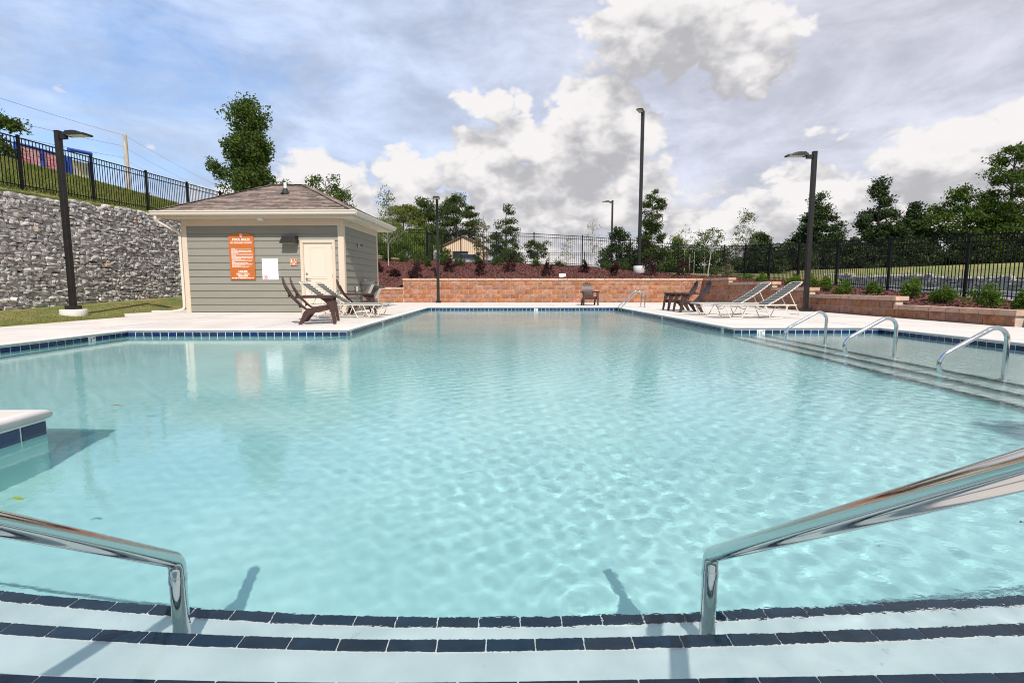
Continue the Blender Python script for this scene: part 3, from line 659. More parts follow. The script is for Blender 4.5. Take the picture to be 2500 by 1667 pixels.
# door, its frame and fittings
fr=MB(); fr.bev(DX0,DX0+.085,-.045,.0,0,DZ,.006); fr.bev(DX1-.085,DX1,-.045,.0,0,DZ,.006); fr.bev(DX0,DX1,-.047,.0,DZ-.002,DZ+.085,.006)
fr.box(DX0+.085,DX0+.10,-.03,.02,0,DZ); fr.box(DX1-.10,DX1-.085,-.03,.02,0,DZ); fr.box(DX0+.085,DX1-.085,-.029,.02,DZ-.02,DZ-.002)
frame=fr.build('door_frame',mt['trim'],hs)
dm=MB(); a,b=DX0+.105,DX1-.105
dm.box(a,b,-.012,.03,.012,DZ-.025)
door=dm.build('door',mt['door'],hs)
for z0,z1 in[(1.02,1.98),(.16,.80)]:
    p=MB(); x0,x1=a+.17,b-.17
    for q in[(x0,x1,z0,z0+.022),(x0,x1,z1-.022,z1),(x0,x0+.022,z0+.022,z1-.022),(x1-.022,x1,z0+.022,z1-.022)]: p.box(q[0],q[1],-.021,-.011,q[2],q[3])
    p.bev(x0+.05,x1-.05,-.018,-.011,z0+.05,z1-.05,.006); p.build('panel',mt['door'],door)
h=MB(); h.lathe([(0,0),(.032,0),(.032,.02),(.02,.026),(0,.026)],n=16); o=h.build('deadbolt',mt['satin'],door); o.location=(a+.07,-.012,1.17); o.rotation_euler=(PI/2,0,0)
h=MB(); h.tube([(0,0,0),(0,-.05,0)],.03,12); h.tube([(0,-.05,0),(.02,-.055,0),(.13,-.05,-.006)],.011,8); h.build('handle',mt['satin'],door).location=(a+.07,-.012,1.02)
for z in(.25,1.1,1.95): MB().bev(b-.006,b+.012,-.026,-.01,z-.05,z+.05,.003).build('hinge',mt['satin'],door)
# eaves: soffit, fascia, gutters
ex0,ex1,ey0,ey1=-.42,BW+.46,-.46,BD+.46; EZ=2.80
MB().add([(ex0,ey0,EZ),(ex1,ey0,EZ),(ex1,ey1,EZ),(ex0,ey1,EZ)],[(0,1,2,3)]).build('soffit',mt['soffit'],hs)
MB().box(ex0,ex1,ey0-.02,ey0,EZ-.02,EZ+.15).build('fascia',mt['trim'],hs)
MB().box(ex1,ex1+.02,ey0-.02,ey1,EZ-.02,EZ+.15).build('fascia',mt['trim'],hs)
MB().box(ex0-.02,ex0,ey0-.02,ey1,EZ-.02,EZ+.15).build('fascia',mt['trim'],hs)
gp=[(0,0),(-.075,0),(-.10,.035),(-.10,.07),(-.125,.10),(-.125,.13),(-.115,.13),(-.09,.10),(-.012,.10),(0,.13)]
g=MB(); g.prism([(ey0-.021+p,EZ+.05+q) for p,q in gp],0,ex0-.14,ex1+.14)
g.build('gutter',mt['gutter'],hs)
g=MB(); g.prism([(ex1+.021-p,EZ+.0505+q) for p,q in gp],1,ey0-.02,ey1+.1); g.build('gutter',mt['gutter'],hs)
# roof
rz0=EZ+.17; rx0,rx1,ry0,ry1=ex0-.10,ex1+.06,ey0-.06,ey1+.06; RZ=4.11; ra=Vector((1.93,(ry0+ry1)/2,RZ)); rb=Vector((3.06,(ry0+ry1)/2,RZ))
cA,cB,cC,cD=[Vector(p) for p in((rx0,ry0,rz0),(rx1,ry0,rz0),(rx1,ry1,rz0),(rx0,ry1,rz0))]
mb=MB(); mb.add([cA,cB,cC,cD,ra,rb],[(0,1,5,4),(1,2,5),(2,3,4,5),(3,0,4),(0,3,2,1)]); roof=mb.build('roof',mt['roofdeck'],hs)
mt['shinglemass']=mt['shingle'].copy(); island_random(mt['shinglemass'])
def shingles(p0,p1,q0,q1,single,expo=.135):
    """courses of tabs on the slope whose eave is p0-p1 and whose top is q0-q1"""
    S=((q0+q1)/2-(p0+p1)/2); e=(p1-p0).normalized(); up=S-e*S.dot(e); Ls=up.length; up.normalize(); nn=e.cross(up).normalized(); nn=nn if nn.z>0 else -nn
    mass=MB(); k=0; s=-.02; cnt=0
    while s<Ls-.05:
        t=max(s,0)/Ls; a=p0.lerp(q0,t); b=p1.lerp(q1,t); t2=min((s+expo)/Ls,1); a2=p0.lerp(q0,t2); b2=p1.lerp(q1,t2)
        xa=max(0,(a2-p0).dot(e)-.05); W=(b-p0).dot(e); x0=(a-p0).dot(e); x=x0-rnd.random()*.2
        while x<W:
            w=rnd.uniform(.20,.42); lo=max(x,x0); hi=min(x+w,W)
            if hi-lo>.03:
                base=p0+up*s; th=rnd.uniform(.006,.016)
                l2=max(lo,(a2-p0).dot(e)-.02); h2=min(hi,(b2-p0).dot(e)+.02)
                if h2-l2>.02:
                    g=.003
                    c=[base+e*(lo+g)+nn*.004,base+e*(hi-g)+nn*.004,base+up*expo*1.15+e*(h2-g)+nn*.002,base+up*expo*1.15+e*(l2+g)+nn*.002]
                    cu=[base+e*(lo+g)+nn*(.008+th),base+e*(hi-g)+nn*(.008+th),base+up*expo*1.15+e*(h2-g)+nn*.004,base+up*expo*1.15+e*(l2+g)+nn*.004]
                    fs=[(0,1,2,3),(4,5,6,7),(0,1,5,4),(1,2,6,5),(2,3,7,6),(3,0,4,7)]
                    if single and cnt<280: MB().add(c+cu,fs).build('shingle',mt['shingle'],roof); cnt+=1
                    else: mass.add(c+cu,fs)
            x+=w
        s+=expo; k+=1
    if mass.v: stuff(mass.build('shingle_courses',mt['shinglemass'],roof))
shingles(cA,cB,ra,rb,True); shingles(cB,cC,rb,rb,False); shingles(cC,cD,rb,ra,False); shingles(cD,cA,ra,ra,False)
hip=MB()
for a,b in((cA,ra),(cB,rb),(ra,rb),(cC,rb),(cD,ra)):
    L=(b-a).length; k=max(1,int(L/.15)); d=(b-a)/L
    for i in range(k):
        p=a+d*(i*L/k); q=a+d*((i+1.12)*L/k); hip.bar(p+Vector((0,0,.014+.006)),q+Vector((0,0,.014)),.20,.012)
stuff(hip.build('hip_caps',mt['shinglemass'],roof))
v=MB(); vx,vy=2.78,.92; vz=rz0+(vy-ry0)/(ra.y-ry0)*(RZ-rz0)
v.lathe([(.045,-.05),(.045,.34)],(vx,vy,vz),14); v.add([(vx+.045*math.cos(2*PI*i/14),vy+.045*math.sin(2*PI*i/14),vz+.34) for i in range(14)],[list(range(14))])
vent=v.build('vent_pipe',mt['white'],hs)
v=MB(); v.lathe([(.15,.0),(.10,.06),(.06,.15),(.05,.17)],(vx,vy,vz),16); v.box(vx-.17,vx+.17,vy-.14,vy+.2,vz-.09,vz-.06); v.build('vent_boot',mt['rubber'],vent)
dsp=MB()
pth=fillet([(ex0-.02,ey0-.05,EZ+.06),(ex0-.02,ey0-.05,EZ-.10),(-.075,-.02,EZ-.42),(-.075,-.02,.10),(-.42,-.10,.035),(-1.0,-.16,.03)],[.08,.12,.10,.1],4)
for i in range(len(pth)-1): dsp.bar(pth[i],pth[i+1],.075,.06,(0,1,0) if abs((pth[i+1]-pth[i]).normalized().z)>.5 else (0,0,1))
dsp.build('downspout',mt['gutter'],hs)
cm=MB(); cm.bev(2.50,2.64,-.36,-.24,EZ-.085,EZ-.001,.008); cm.tube([(2.57,-.36,EZ-.045),(2.57,-.375,EZ-.045)],.018,10); cm.build('soffit_camera',mt['white'],hs)  # small white box camera under the soffit, gives no light
# wall pack lamp
lp=thing('wall_lamp','dark hooded wall pack lamp above the pool house door','wall lamp'); lp.parent=None
lp.location=hs.matrix_basis@Vector((3.32,-.02,2.09)); lp.rotation_euler=(0,0,R(-3))
m=MB(); x=.235
m.add([(-x,0,0),(x,0,0),(x,0,.20),(-x,0,.20),(-x,-.26,.0),(x,-.26,.0),(x-.04,-.14,.20),(-x+.04,-.14,.20),(x,-.26,-.02),(-x,-.26,-.02),(-x,0,-.02),(x,0,-.02)],[(2,3,7,6),(6,7,4,5),(3,0,4,7),(1,2,6,5),(4,9,8,5),(0,10,9,4),(1,11,8,5),(0,3,2,1),(10,9,8,11)])
m.build('hood',mt['bronze'],lp); MB().box(-.19,.19,-.22,-.03,-.028,-.021).build('lens',mt['lens'],lp)
# signs on the front wall: flat boards with raised print
def wallpoint(u,y,z): return hs.matrix_basis@Vector((u,y,z))
sg=thing('rules_board','tall orange POOL RULES board with arched top on the siding','sign',wallpoint(1.81,-.034,.99),R(-3))
pts=[(-.385,0),(.385,0),(.385,1.29)]+[(.385*math.cos(t),1.29+.11*math.sin(t)) for t in [PI*i/14 for i in range(1,14)]]+[(-.385,1.29)]
MB().prism(pts,1,-.018,0).build('board',mt['sign'],sg)
Yt=-.0195
text('POOL RULES',.095,sg,(0,Yt,1.20),mt['paint_white'],bold=.0018); text('NO LIFEGUARD ON DUTY',.060,sg,(0,Yt,1.10),mt['paint_white'],bold=.0014,sx=.93)
MB().box(-.33,.33,Yt-.001,Yt,1.143,1.149).build('rule_line',mt['paint_white'],sg)
d=MB()
for s0,s1 in((.058,.044),):
    o1=[(s0,0),(0,s0),(-s0,0),(0,-s0)]; o2=[(s1,0),(0,s1),(-s1,0),(0,-s1)]
    d.add([(p,Yt,1.325+q) for p,q in o1+o2],[(i,(i+1)%4,4+(i+1)%4,4+i) for i in range(4)])
d.add([(.024,Yt,1.325),(0,Yt,1.349),(-.024,Yt,1.325),(0,Yt,1.301)],[(0,1,2,3)]); d.build('diamond_emblem',mt['paint_white'],sg)
d=MB(); r=random.Random(2); z=.93
for L in [.13,.62,.17,.62,.64,.22,.66,.12,.66,.14,.67,.64,.30,.66,.40,.62,.10,.50,.63,.40,.62,.28,.52]:
    x=-.315; end=-.315+L
    while x<end-.01:
        w=min(r.uniform(.02,.06),end-x); d.box(x,x+w,Yt-.0006,Yt,z,z+.0115); x+=w+.008
    z-=.0252
d.build('rules_text',mt['paint_white'],sg)
text('HOURS',.082,sg,(.01,Yt,.245),mt['paint_white'],bold=.0028); MB().box(-.19,.21,Yt-.001,Yt,.196,.201).build('rule_line',mt['paint_white'],sg)
text('10:00 a.m. - 9:00 p.m.',.048,sg,(.01,Yt,.165),mt['paint_white'],bold=.0016); text('SEASONAL',.062,sg,(.01,Yt,.112),mt['paint_white'],bold=.0022)
text('IN CASE OF EMERGENCY CALL 911',.048,sg,(0,Yt,.052),mt['paint_white'],bold=.0018,sx=.9)
pm=thing('permit_sheet','white printed permit sheet with magenta square pinned beside the orange board','notice',wallpoint(2.655,-.034,.99),R(-3))
MB().prism([(-.245,0),(.245,0),(.245,.64),(-.245,.64)],1,-.005,0).build('sheet',mt['paper'],pm)
d=MB(); Yp=-.0056
for x0,x1,z0,z1 in[(-.215,.215,.40,.60),(-.215,.215,.15,.36)]:
    for q in[(x0,x1,z0,z0+.004),(x0,x1,z1-.004,z1),(x0,x0+.004,z0,z1),(x1-.004,x1,z0,z1)]: d.box(q[0],q[1],Yp-.0004,Yp,q[2],q[3])
d.box(-.075,-.072,Yp-.0004,Yp,.15,.36); d.box(.07,.073,Yp-.0004,Yp,.15,.36); d.box(-.1,.1,Yp-.0004,Yp,.617,.627)
for i in range(26): x=r.uniform(-.19,.15); z=r.choice([.42,.44,.46,.49,.52,.54,.17,.2,.23,.26,.29,.32]); d.box(x,x+r.uniform(.015,.04),Yp-.0004,Yp,z,z+.006)
for i in range(5): d.box(-.07,-.07+r.uniform(.03,.08),Yp-.0004,Yp,.03+i*.018,.038+i*.018)
d.box(.205,.215,Yp-.0004,Yp,.03,.05); d.build('form_lines',mt['print'],pm)
d=MB()
for q in[(-.205,-.09,.018,.03),(-.205,-.09,.112,.124),(-.205,-.193,.03,.112),(-.102,-.09,.03,.112),(-.17,-.15,.04,.1),(-.13,-.115,.03,.09),(-.17,-.12,.085,.1)]: d.box(q[0],q[1],Yp-.0004,Yp,q[2],q[3])
d.build('magenta_square',mt['magenta'],pm)
mn=thing('restroom_sign','small square orange MEN restroom sign with wheelchair symbol beside the door','sign',wallpoint(3.385,-.034,1.42),R(-3))
MB().prism([(-.105,0),(.105,0),(.105,.205),(-.105,.205)],1,-.008,0).build('plate',mt['sign'],mn)
d=MB()
for q in[(-.102,.102,.003,.008),(-.102,.102,.197,.202),(-.102,-.097,.008,.197),(.097,.102,.008,.197)]: d.box(q[0],q[1],-.0095,-.008,q[2],q[3])
d.build('border',mt['paint_white'],mn)
d=MB()
def disc(d,cx,cz,r0,r1=0,a0=0,a1=2*PI,n=18,y=-.0094):
    vs=[];fs=[]
    for i in range(n+1):
        a=a0+(a1-a0)*i/n; vs+=[(cx+r0*math.cos(a),y,cz+r0*math.sin(a)),(cx+r1*math.cos(a),y,cz+r1*math.sin(a))]
    for i in range(n): fs.append((2*i,2*i+2,2*i+3,2*i+1))
    d.add(vs,fs)
disc(d,-.055,.173,.013); d.box(-.072,-.038,-.0098,-.009,.115,.157); d.box(-.069,-.058,-.0097,-.009,.075,.115); d.box(-.052,-.041,-.0097,-.009,.075,.115)
d.build('figure_symbol',mt['paint_white'],mn)
d=MB(); disc(d,.025,.175,.011); disc(d,.03,.105,.034,.026,PI*.75,PI*2.1); d.box(.019,.029,-.0097,-.009,.115,.163); d.box(.029,.058,-.0097,-.009,.11,.119); d.bar((.058,-.0094,.115),(.076,-.0094,.08),.0006,.009,(1,0,0)); d.box(.029,.05,-.0097,-.009,.135,.142)
d.build('wheelchair_symbol',mt['paint_white'],mn); text('MEN',.042,mn,(0,-.0085,.038),mt['paint_white'],bold=.0012)
# side wall fixtures
fx=hs.matrix_basis
def side(u,y,z): return fx@Vector((BW+u,y,z))
sl=thing('spot_lamp','small grey spot lamp high on the shaded side wall','wall lamp',side(.022,1.3,2.06),R(-3))
MB().bev(0,.03,-.05,.05,0,.11).build('bracket',mt['satin'],sl); m=MB(); m.tube([(.03,0,.055),(.09,-.02,.06)],.013,8); m.tube([(.09,-.01,.065),(.20,-.06,.05)],[.035,.03],10); m.build('lamp_head',mt['satin'],sl)
ob=thing('outlet_box','grey weatherproof outlet box low on the side wall beside the chair','outlet box',side(.022,.88,.63),R(-3))
MB().bev(0,.06,-.06,.06,0,.16).build('case',mt['satin'],ob); MB().bev(.06,.075,-.05,.05,.01,.15).build('cover',mt['white'],ob); MB().tube([(.03,0,0),(.03,0,-.6)],.013,8).build('conduit',mt['satin'],ob)
df=thing('drinking_fountain','stainless two level drinking fountain on the side wall of the pool house','drinking fountain',side(.022,1.62,0),R(-3))
for k,(y,z,nm) in enumerate([(0,.86,'upper_basin'),(.86,.72,'lower_basin')]):
    m=MB(); m.add([(0,y-.22,z),(0,y+.22,z),(0,y+.22,z+.10),(0,y-.22,z+.10),(.46,y-.20,z),(.46,y+.20,z),(.46,y+.20,z+.085),(.46,y-.20,z+.085)],[(0,1,5,4),(3,7,6,2),(0,4,7,3),(1,2,6,5),(4,5,6,7),(0,3,2,1)])
    m.add([(0,y-.17,z-.34),(0,y+.17,z-.34),(0,y+.17,z-.001),(0,y-.17,z-.001),(.20,y-.15,z-.34),(.20,y+.15,z-.34),(.36,y+.17,z-.001),(.36,y-.17,z-.001)],[(0,1,5,4),(0,4,7,3),(1,2,6,5),(4,5,6,7),(0,3,2,1)])
    bs=m.build(nm,mt['satin'],df); q=MB(); q.tube([(.10,y-.08,z+.09),(.10,y-.08,z+.13),(.15,y-.08,z+.15)],.014,8); q.build('spout',mt['satin'],bs); MB().bev(.455,.475,y-.08,y+.08,z+.03,z+.075).build('push_bar',mt['bronze'],bs)
MB().bev(0,.10,-.30,1.10,.30,.52).build('back_panel',mt['satin'],df)
sp=thing('hose_box','small white hose connection box at the rear corner of the side wall','box',side(.022,3.28,.80),R(-3)); MB().bev(0,.05,-.05,.05,0,.14).build('case',mt['white'],sp); MB().tube([(.05,0,.05),(.09,0,.03)],.012,8).build('tap',mt['satin'],sp)
# ================================================================ lamp posts
def led_head(parent,L=.62,w=.34):
    hd=MB(); top=[];bot=[]; n=8
    for i in range(n+1):
        t=i/n; x=.24+L*t; ww=w/2*(.80+.2*t) if t<.9 else w/2*.92; top.append((x,ww,.035+.075*math.sin(PI*min(t*1.0+.10,1))**.8)); bot.append((x,ww,-.005))
    vs=[];fs=[]
    for (x,ww,zt),(x2,w2,zb_) in zip(top,bot): vs+=[(x,-ww,zb_),(x,-ww*.86,zt),(x,ww*.86,zt),(x,ww,zb_)]
    for i in range(n):
        a=4*i; b=a+4; fs+=[(a,b,b+1,a+1),(a+1,b+1,b+2,a+2),(a+2,b+2,b+3,a+3),(a+3,b+3,b,a)]
    fs+=[(0,1,2,3),(4*n,4*n+3,4*n+2,4*n+1)]; hd.add(vs,fs); head=hd.build('lamp_head',mt['bronze'],parent)
    MB().box(.36,.24+L-.05,-w*.36,w*.36,-.014,-.006).build('lens',mt['lens'],head)
    fin=MB()
    for i in range(5): fin.box(.30,.50,-.10+i*.05-.006,-.10+i*.05+.006,.05,.115)
    fin.build('cooling_fin',mt['bronze'],head); return head
def lamp_post(label,loc,rotz,H,w=.125,face=0,plinth=0,grp='square lamp posts round the pool'):
    t=thing('lamp_post',label,'lamp post',loc,0,grp)
    z0=plinth
    if plinth: MB().lathe([(0,-.25),(.30,-.25),(.30,plinth-.02),(.285,plinth),(0,plinth)],n=24).build('concrete_footing',mt['coping'],t)
    MB().bev(-w*1.05,w*1.05,-w*1.05,w*1.05,z0,z0+.10,.006).build('base_cover',mt['bronze'],t,rot=(0,0,face))
    MB().bev(-w/2,w/2,-w/2,w/2,z0+.10,H,.006).build('pole',mt['bronze'],t,rot=(0,0,face))
    MB().bev(-w*.53,w*.53,-w*.53,w*.53,H,H+.02,.004).build('pole_cap',mt['bronze'],t,rot=(0,0,face))
    MB().bev(w/2,.26,-.035,.035,H-.20,H-.08,.006).build('arm',mt['bronze'],t,rot=(0,0,rotz))
    hd=led_head(t); hd.location=(0,0,H-.12); hd.rotation_euler=(0,0,rotz); return t
lamp_post('square dark lamp post on a concrete footing in the lawn before the rubble wall',(-11.45,14.05,-.02),R(-8),4.78,.125,R(-8),.20)
lamp_post('square dark lamp post in front of the far block wall, head towards the pool',(-3.08,25.3,0),R(-86),5.0,.115,R(4))
lamp_post('square dark lamp post in front of the stepped right hand block wall',(9.72,16.35,0),R(178),4.93,.125,R(-2))
tp=lamp_post('very tall dark lamp pole on a concrete footing in the bark bed by the fence',(7.60,28.7,1.62),R(-118),8.5,.15,R(8),.30,'tall lamp poles')
lamp_post('tall slim lamp pole with its arm to the left, beyond the far fence',(9.5,45,1.9),R(180),6.2,.14,0,0,'tall lamp poles')
# ================================================================ rails
hr=[]
def hand_rail(label,X,slope):
    t=thing('hand_rail',label,'handrail',(X,1.56,-.615),0,'handrails down the entry steps')
    zb=.52; z1=1.5; y1=-(z1-zb)/math.tan(R(slope))
    bar=MB(); p=fillet([(0,0,zb-.10),(0,0,zb+.022),(0,y1,z1+.022),(0,y1-.25,z1+.022),(0,y1-.25,.62)],[.055,.2,.1],8); bar.tube(p,.0245,20)
    bar.build('rail_bar',mt['steel'],t,wet=True)
    MB().tube([(0,0,0),(0,0,zb-.03)],.0243,20).build('post',mt['steel'],t,wet=True)
    MB().tube([(0,0,zb-.055),(0,0,zb-.028)],.0262,20).build('collar',mt['steel'],t,wet=True)
    MB().lathe([(.026,.02),(.05,.016),(.062,.0)],n=24).build('base_flange',mt['steel'],t,wet=True)
hand_rail('polished steel handrail at the left, leading down the entry steps',-1.022,35.0)
hand_rail('polished steel handrail at the right, leading down the entry steps',.668,33.6)
def grab_rail(label,y,dx=0):
    t=thing('grab_rail',label,'grab rail',(5.38+dx,y,-.54),0,'curved grab rails on the shallow shelf')
    p=fillet([(0,0,0),(0,0,.985),(-.78,0,.55),(-.50,0,.20),(-.18,0,.0)],[.13,.15,.2],9); m=MB(); m.tube(p,.0243,16); m.build('rail_bar',mt['steel'],t,wet=True)
    MB().lathe([(.026,.02),(.05,.016),(.062,0)],n=20).build('base_flange',mt['steel'],t,wet=True); return t
grab_rail('curved steel grab rail, farthest of the three on the right hand shelf',8.61,.11)
grab_rail('curved steel grab rail, middle one of the three on the right hand shelf',6.94,.02)
grab_rail('curved steel grab rail, nearest of the three on the right hand shelf',5.28,-.08)
lad=thing('pool_ladder','pair of curved steel ladder rails at the far right pool corner','ladder',(4.6,19.85,0))
for y in(-.27,.27):
    p=fillet([(0,y,-1.1),(-.03,y,.02),(.56,y,.60),(.84,y,.60),(.84,y,0)],[.12,.16,.16],7); m=MB(); m.tube(p,.021,12); m.build('rail_bar',mt['steel'],lad,wet=True)
    MB().lathe([(.023,.02),(.045,.015),(.055,0)],(.84,y,0),16).build('deck_flange',mt['steel'],lad)
for z in(-.35,-.62,-.9): MB().bev(-.03-.05,-.03+.03,-.25,.25,z,z+.03).build('rung',mt['steel'],lad,wet=True)
# ================================================================ chairs and loungers
def adirondack(label,loc,rotz):
    t=thing('adirondack_chair',label,'chair',loc,rotz,'brown resin adirondack chairs on the deck')
    m=mt['resin']
    # curved back: profile in x,z and a fan of slats with a rounded top
    def back(s): # s 0..1 from seat to top
        return Vector((-.215-.41*(1-(1-s)**2),0,.31+.685*s))
    ns=7
    for k in range(ns):
        u=(k-(ns-1)/2)/((ns-1)/2); mb=MB(); top=1-.20*u*u-.05*abs(u)**3; vs=[]; st=10
        for i in range(st+1):
            s=top*i/st; p=back(s); W=.205+.085*s**.8; w=W/ns*.93
            if i==st: w*=.45
            elif i==st-1: w*=.85
            c=W*u*(1-1/ns); bow=-.05*(u*u)+.03
            for dx,dy in((.0,-w),(.0,w),(-.022,w),(-.022,-w)): vs.append((p.x+dx-bow*.6,c+dy,p.z))
        fs=[]
        for i in range(st):
            a=4*i;b=a+4
            for q in range(4): fs.append((a+q,a+(q+1)%4,b+(q+1)%4,b+q))
        fs+=[(0,3,2,1),(4*st,4*st+1,4*st+2,4*st+3)]; mb.add(vs,fs); mb.build('back_slat',m,t)
    mb=MB()
    for s in(.10,.42): p=back(s); W=.205+.085*s; mb.bev(p.x-.055,p.x-.03,-W,W,p.z-.03,p.z+.03,.004)
    mb.build('back_brace',m,t)
    # seat slats
    seat=[(-.22,.305),(-.10,.315),(.02,.335),(.13,.355),(.22,.365),(.275,.335)]
    for i in range(5):
        a=Vector((seat[i][0],0,seat[i][1])); b=Vector((seat[i+1][0],0,seat[i+1][1])); d=(b-a).normalized()
        MB().bar(a+d*.004,b-d*.004,.50-.006*i+.02*i,.02,(0,0,1)).build('seat_slat',m,t)
    for s in(-1,1):
        y=s*.275
        # rear leg flowing into the side rail
        pl=[(-.36,0),(-.30,0),(-.115,.225),(.26,.30),(.26,.36),(-.02,.325),(-.20,.30),(-.245,.27)]
        mb=MB(); mb.prism(pl,1,y-s*.012,y+s*.022); mb.prism([(-.365,0),(-.295,0),(-.16,.18),(-.235,.25)],1,y-s*.03,y+s*.03); mb.build('rear_leg',m,t)
        # front leg, tapered and flared, L section
        yo=s*.315
        mb=MB(); mb.prism([(.225,.545),(.315,.545),(.385,0),(.325,0)],1,yo-s*.012,yo+s*.012); mb.add([(.315,yo-s*.085,.545),(.315,yo+s*.014,.545),(.385,yo+s*.014,0),(.385,yo-s*.045,0),(.297,yo-s*.085,.545),(.297,yo+s*.014,.545),(.367,yo+s*.014,0),(.367,yo-s*.045,0)],[(0,1,2,3),(4,7,6,5),(0,4,5,1),(1,5,6,2),(2,6,7,3),(3,7,4,0)])
        mb.build('front_leg',m,t)
        mb=MB(); ar=[(-.40,.20),(-.33,.235),(.05,.25),(.27,.255),(.325,.275),(.335,.33),(.31,.385),(.22,.40),(-.1,.375),(-.36,.325),(-.41,.27)]
        mb.prism([(x,s*yy) for x,yy in ar],2,.545,.572); mb.prism([(x*.98,s*(.30+(yy-.30)*.86)) for x,yy in ar],2,.5721,.584); mb.build('arm',m,t)
        mb=MB(); mb.prism([(.24,.545),(.06,.545),(.12,.515),(.20,.44),(.245,.35)],1,yo-s*.010,yo+s*.010); mb.build('arm_bracket',m,t)
    MB().bev(.255,.275,-.28,.28,.25,.345,.005).build('apron',m,t)
    return t
c1=adirondack('brown adirondack chair facing right, nearer of the pair before the pool house door',(-3.93,11.08,0),R(17))
def another(src,label,loc,rot): return dup(src,loc,rot,label)
another(c1,'brown adirondack chair facing right, farther of the pair before the door',(-4.18,12.10,0),R(18))
another(c1,'brown adirondack chair beside the drinking fountain on the side wall',(-4.10,15.15,0),R(26))
another(c1,'brown adirondack chair standing alone before the far block wall, facing the pool',(3.72,21.9,0),R(-90))
another(c1,'brown adirondack chair facing left, nearer of the pair at the right',(5.80,15.95,0),R(181))
another(c1,'brown adirondack chair facing left, farther of the pair at the right',(5.80,17.05,0),R(178))
def lounger(label,loc,rotz):
    t=thing('strap_lounger',label,'sun lounger',loc,rotz,'strap sun loungers on the deck'); y=.300; z=.330; r=.0125; fm=mt['frame']
    m=MB(); m.tube(fillet([(1.86,-y,z),(0,-y,z),(0,y,z),(1.86,y,z)],.07,6),r,8); m.tube([(1.86,-y,z),(1.86,y,z)],r,8); m.tube([(1.20,-y,z-.012),(1.20,y,z-.012)],r*.9,8); m.build('bed_frame',fm,t)
    B=Vector((.80,0,.555)); hx,hz=1.19,z+.012
    P=lambda s,yy: (hx+B.x*s,yy,hz+B.z*s-.10*math.sin(PI*s)*.35)
    m=MB(); m.tube(fillet([P(0,-y+.02),P(.25,-y+.02),P(.5,-y+.02),P(.75,-y+.02),P(1,-y+.02),P(1,y-.02),P(.75,y-.02),P(.5,y-.02),P(.25,y-.02),P(0,y-.02)],.06,4),r,8); m.build('back_frame',fm,t)
    for x0 in(.14,1.10):
        for s in(-1,1):
            m=MB(); m.tube(fillet([(x0,s*y,z),(x0+.14,s*(y+.012),.016),(x0+.42,s*(y+.012),.016),(x0+.56,s*y,z)],.05,5),r,8); m.build('leg',fm,t)
        for xx in(x0,x0+.56):
            m=MB(); m.tube([(xx,y*math.cos(PI*i/10),z-.10*math.sin(PI*i/10)) for i in range(11)],r*.85,6); m.build('cross_bow',fm,t)
    m=MB(); m.tube(fillet([P(.62,-y+.05),(hx+.78,-y+.05,.10),(hx+.78,y-.05,.10),P(.62,y-.05)],.05,4),r*.85,8); m.build('back_prop',fm,t)
    n=16
    sm=MB(); sm.bev(-.0225,.0225,-y-.016,y+.016,-.017,.017,.006); sm.bev(-.0226,.0226,-y-.0175,-y+.012,-.0185,.0185,.006,1); sm.bev(-.0226,.0226,y-.012,y+.0175,-.0185,.0185,.006,1); sme=sm.mesh('strap',[mt['strap'],mt['strap_edge']])
    for i in range(n): put('strap',sme,t,(.075+i*.0685,0,z))
    for i in range(12):
        s=.05+i*.078; p=P(s,0); q=P(s+.01,0); a=math.atan2(q[2]-p[2],q[0]-p[0]); put('strap',sme,t,(p[0],0,p[2]),(0,-a,0),(1.05,.94,1))
    return t
l1=lounger('strap lounger with raised back, nearer of the two at the right',(5.34,12.85,0),R(-3))
another(l1,'strap lounger with raised back, farther of the two at the right',(5.32,14.25,0),R(-2))
another(l1,'strap lounger with raised back, nearer of the two behind the left chairs',(-3.02,13.2,0),R(180))
another(l1,'strap lounger with raised back, farther of the two, nearest the pool house door',(-3.02,14.2,0),R(179))
# small debris
def leaf_thing(label,loc,rot,L,mat):
    m=MB(); vs=[];n=6
    for i in range(n+1): t=i/n; w=.22*L*math.sin(PI*t)**.8; vs+=[(L*(t-.5),-w,.006*math.sin(t*5)+.25*w),(L*(t-.5),0,.006*math.sin(t*5)),(L*(t-.5),w,.006*math.sin(t*5)+.25*w)]
    fs=[]
    for i in range(n): a=3*i; fs+=[(a,a+1,a+4,a+3),(a+1,a+2,a+5,a+4)]
    m.add(vs,fs); o=m.build('fallen_leaf',mat,None,loc=loc,rot=(0,0,rot)); tag(o,label,'leaf','fallen leaves on the water'); return o
mt['deadleaf']=material('dry_leaf',(.16,.09,.04),(.24,.14,.06),30,.7); mt['greenleaf']=material('fresh_leaf',(.16,.22,.02),(.22,.28,.03),20,.6)
leaf_thing('dry brown leaf floating off the tip of the near left deck corner',(-2.95,3.94,-.127),.5,.075,mt['deadleaf'])
leaf_thing('yellow green leaf floating beside the left handrail',(-2.08,2.17,-.124),.25,.06,mt['greenleaf'])
leaf_thing('small orange leaf floating by the frame edge below the right handrail',(2.01,1.87,-.125),1.2,.035,mt['deadleaf'])
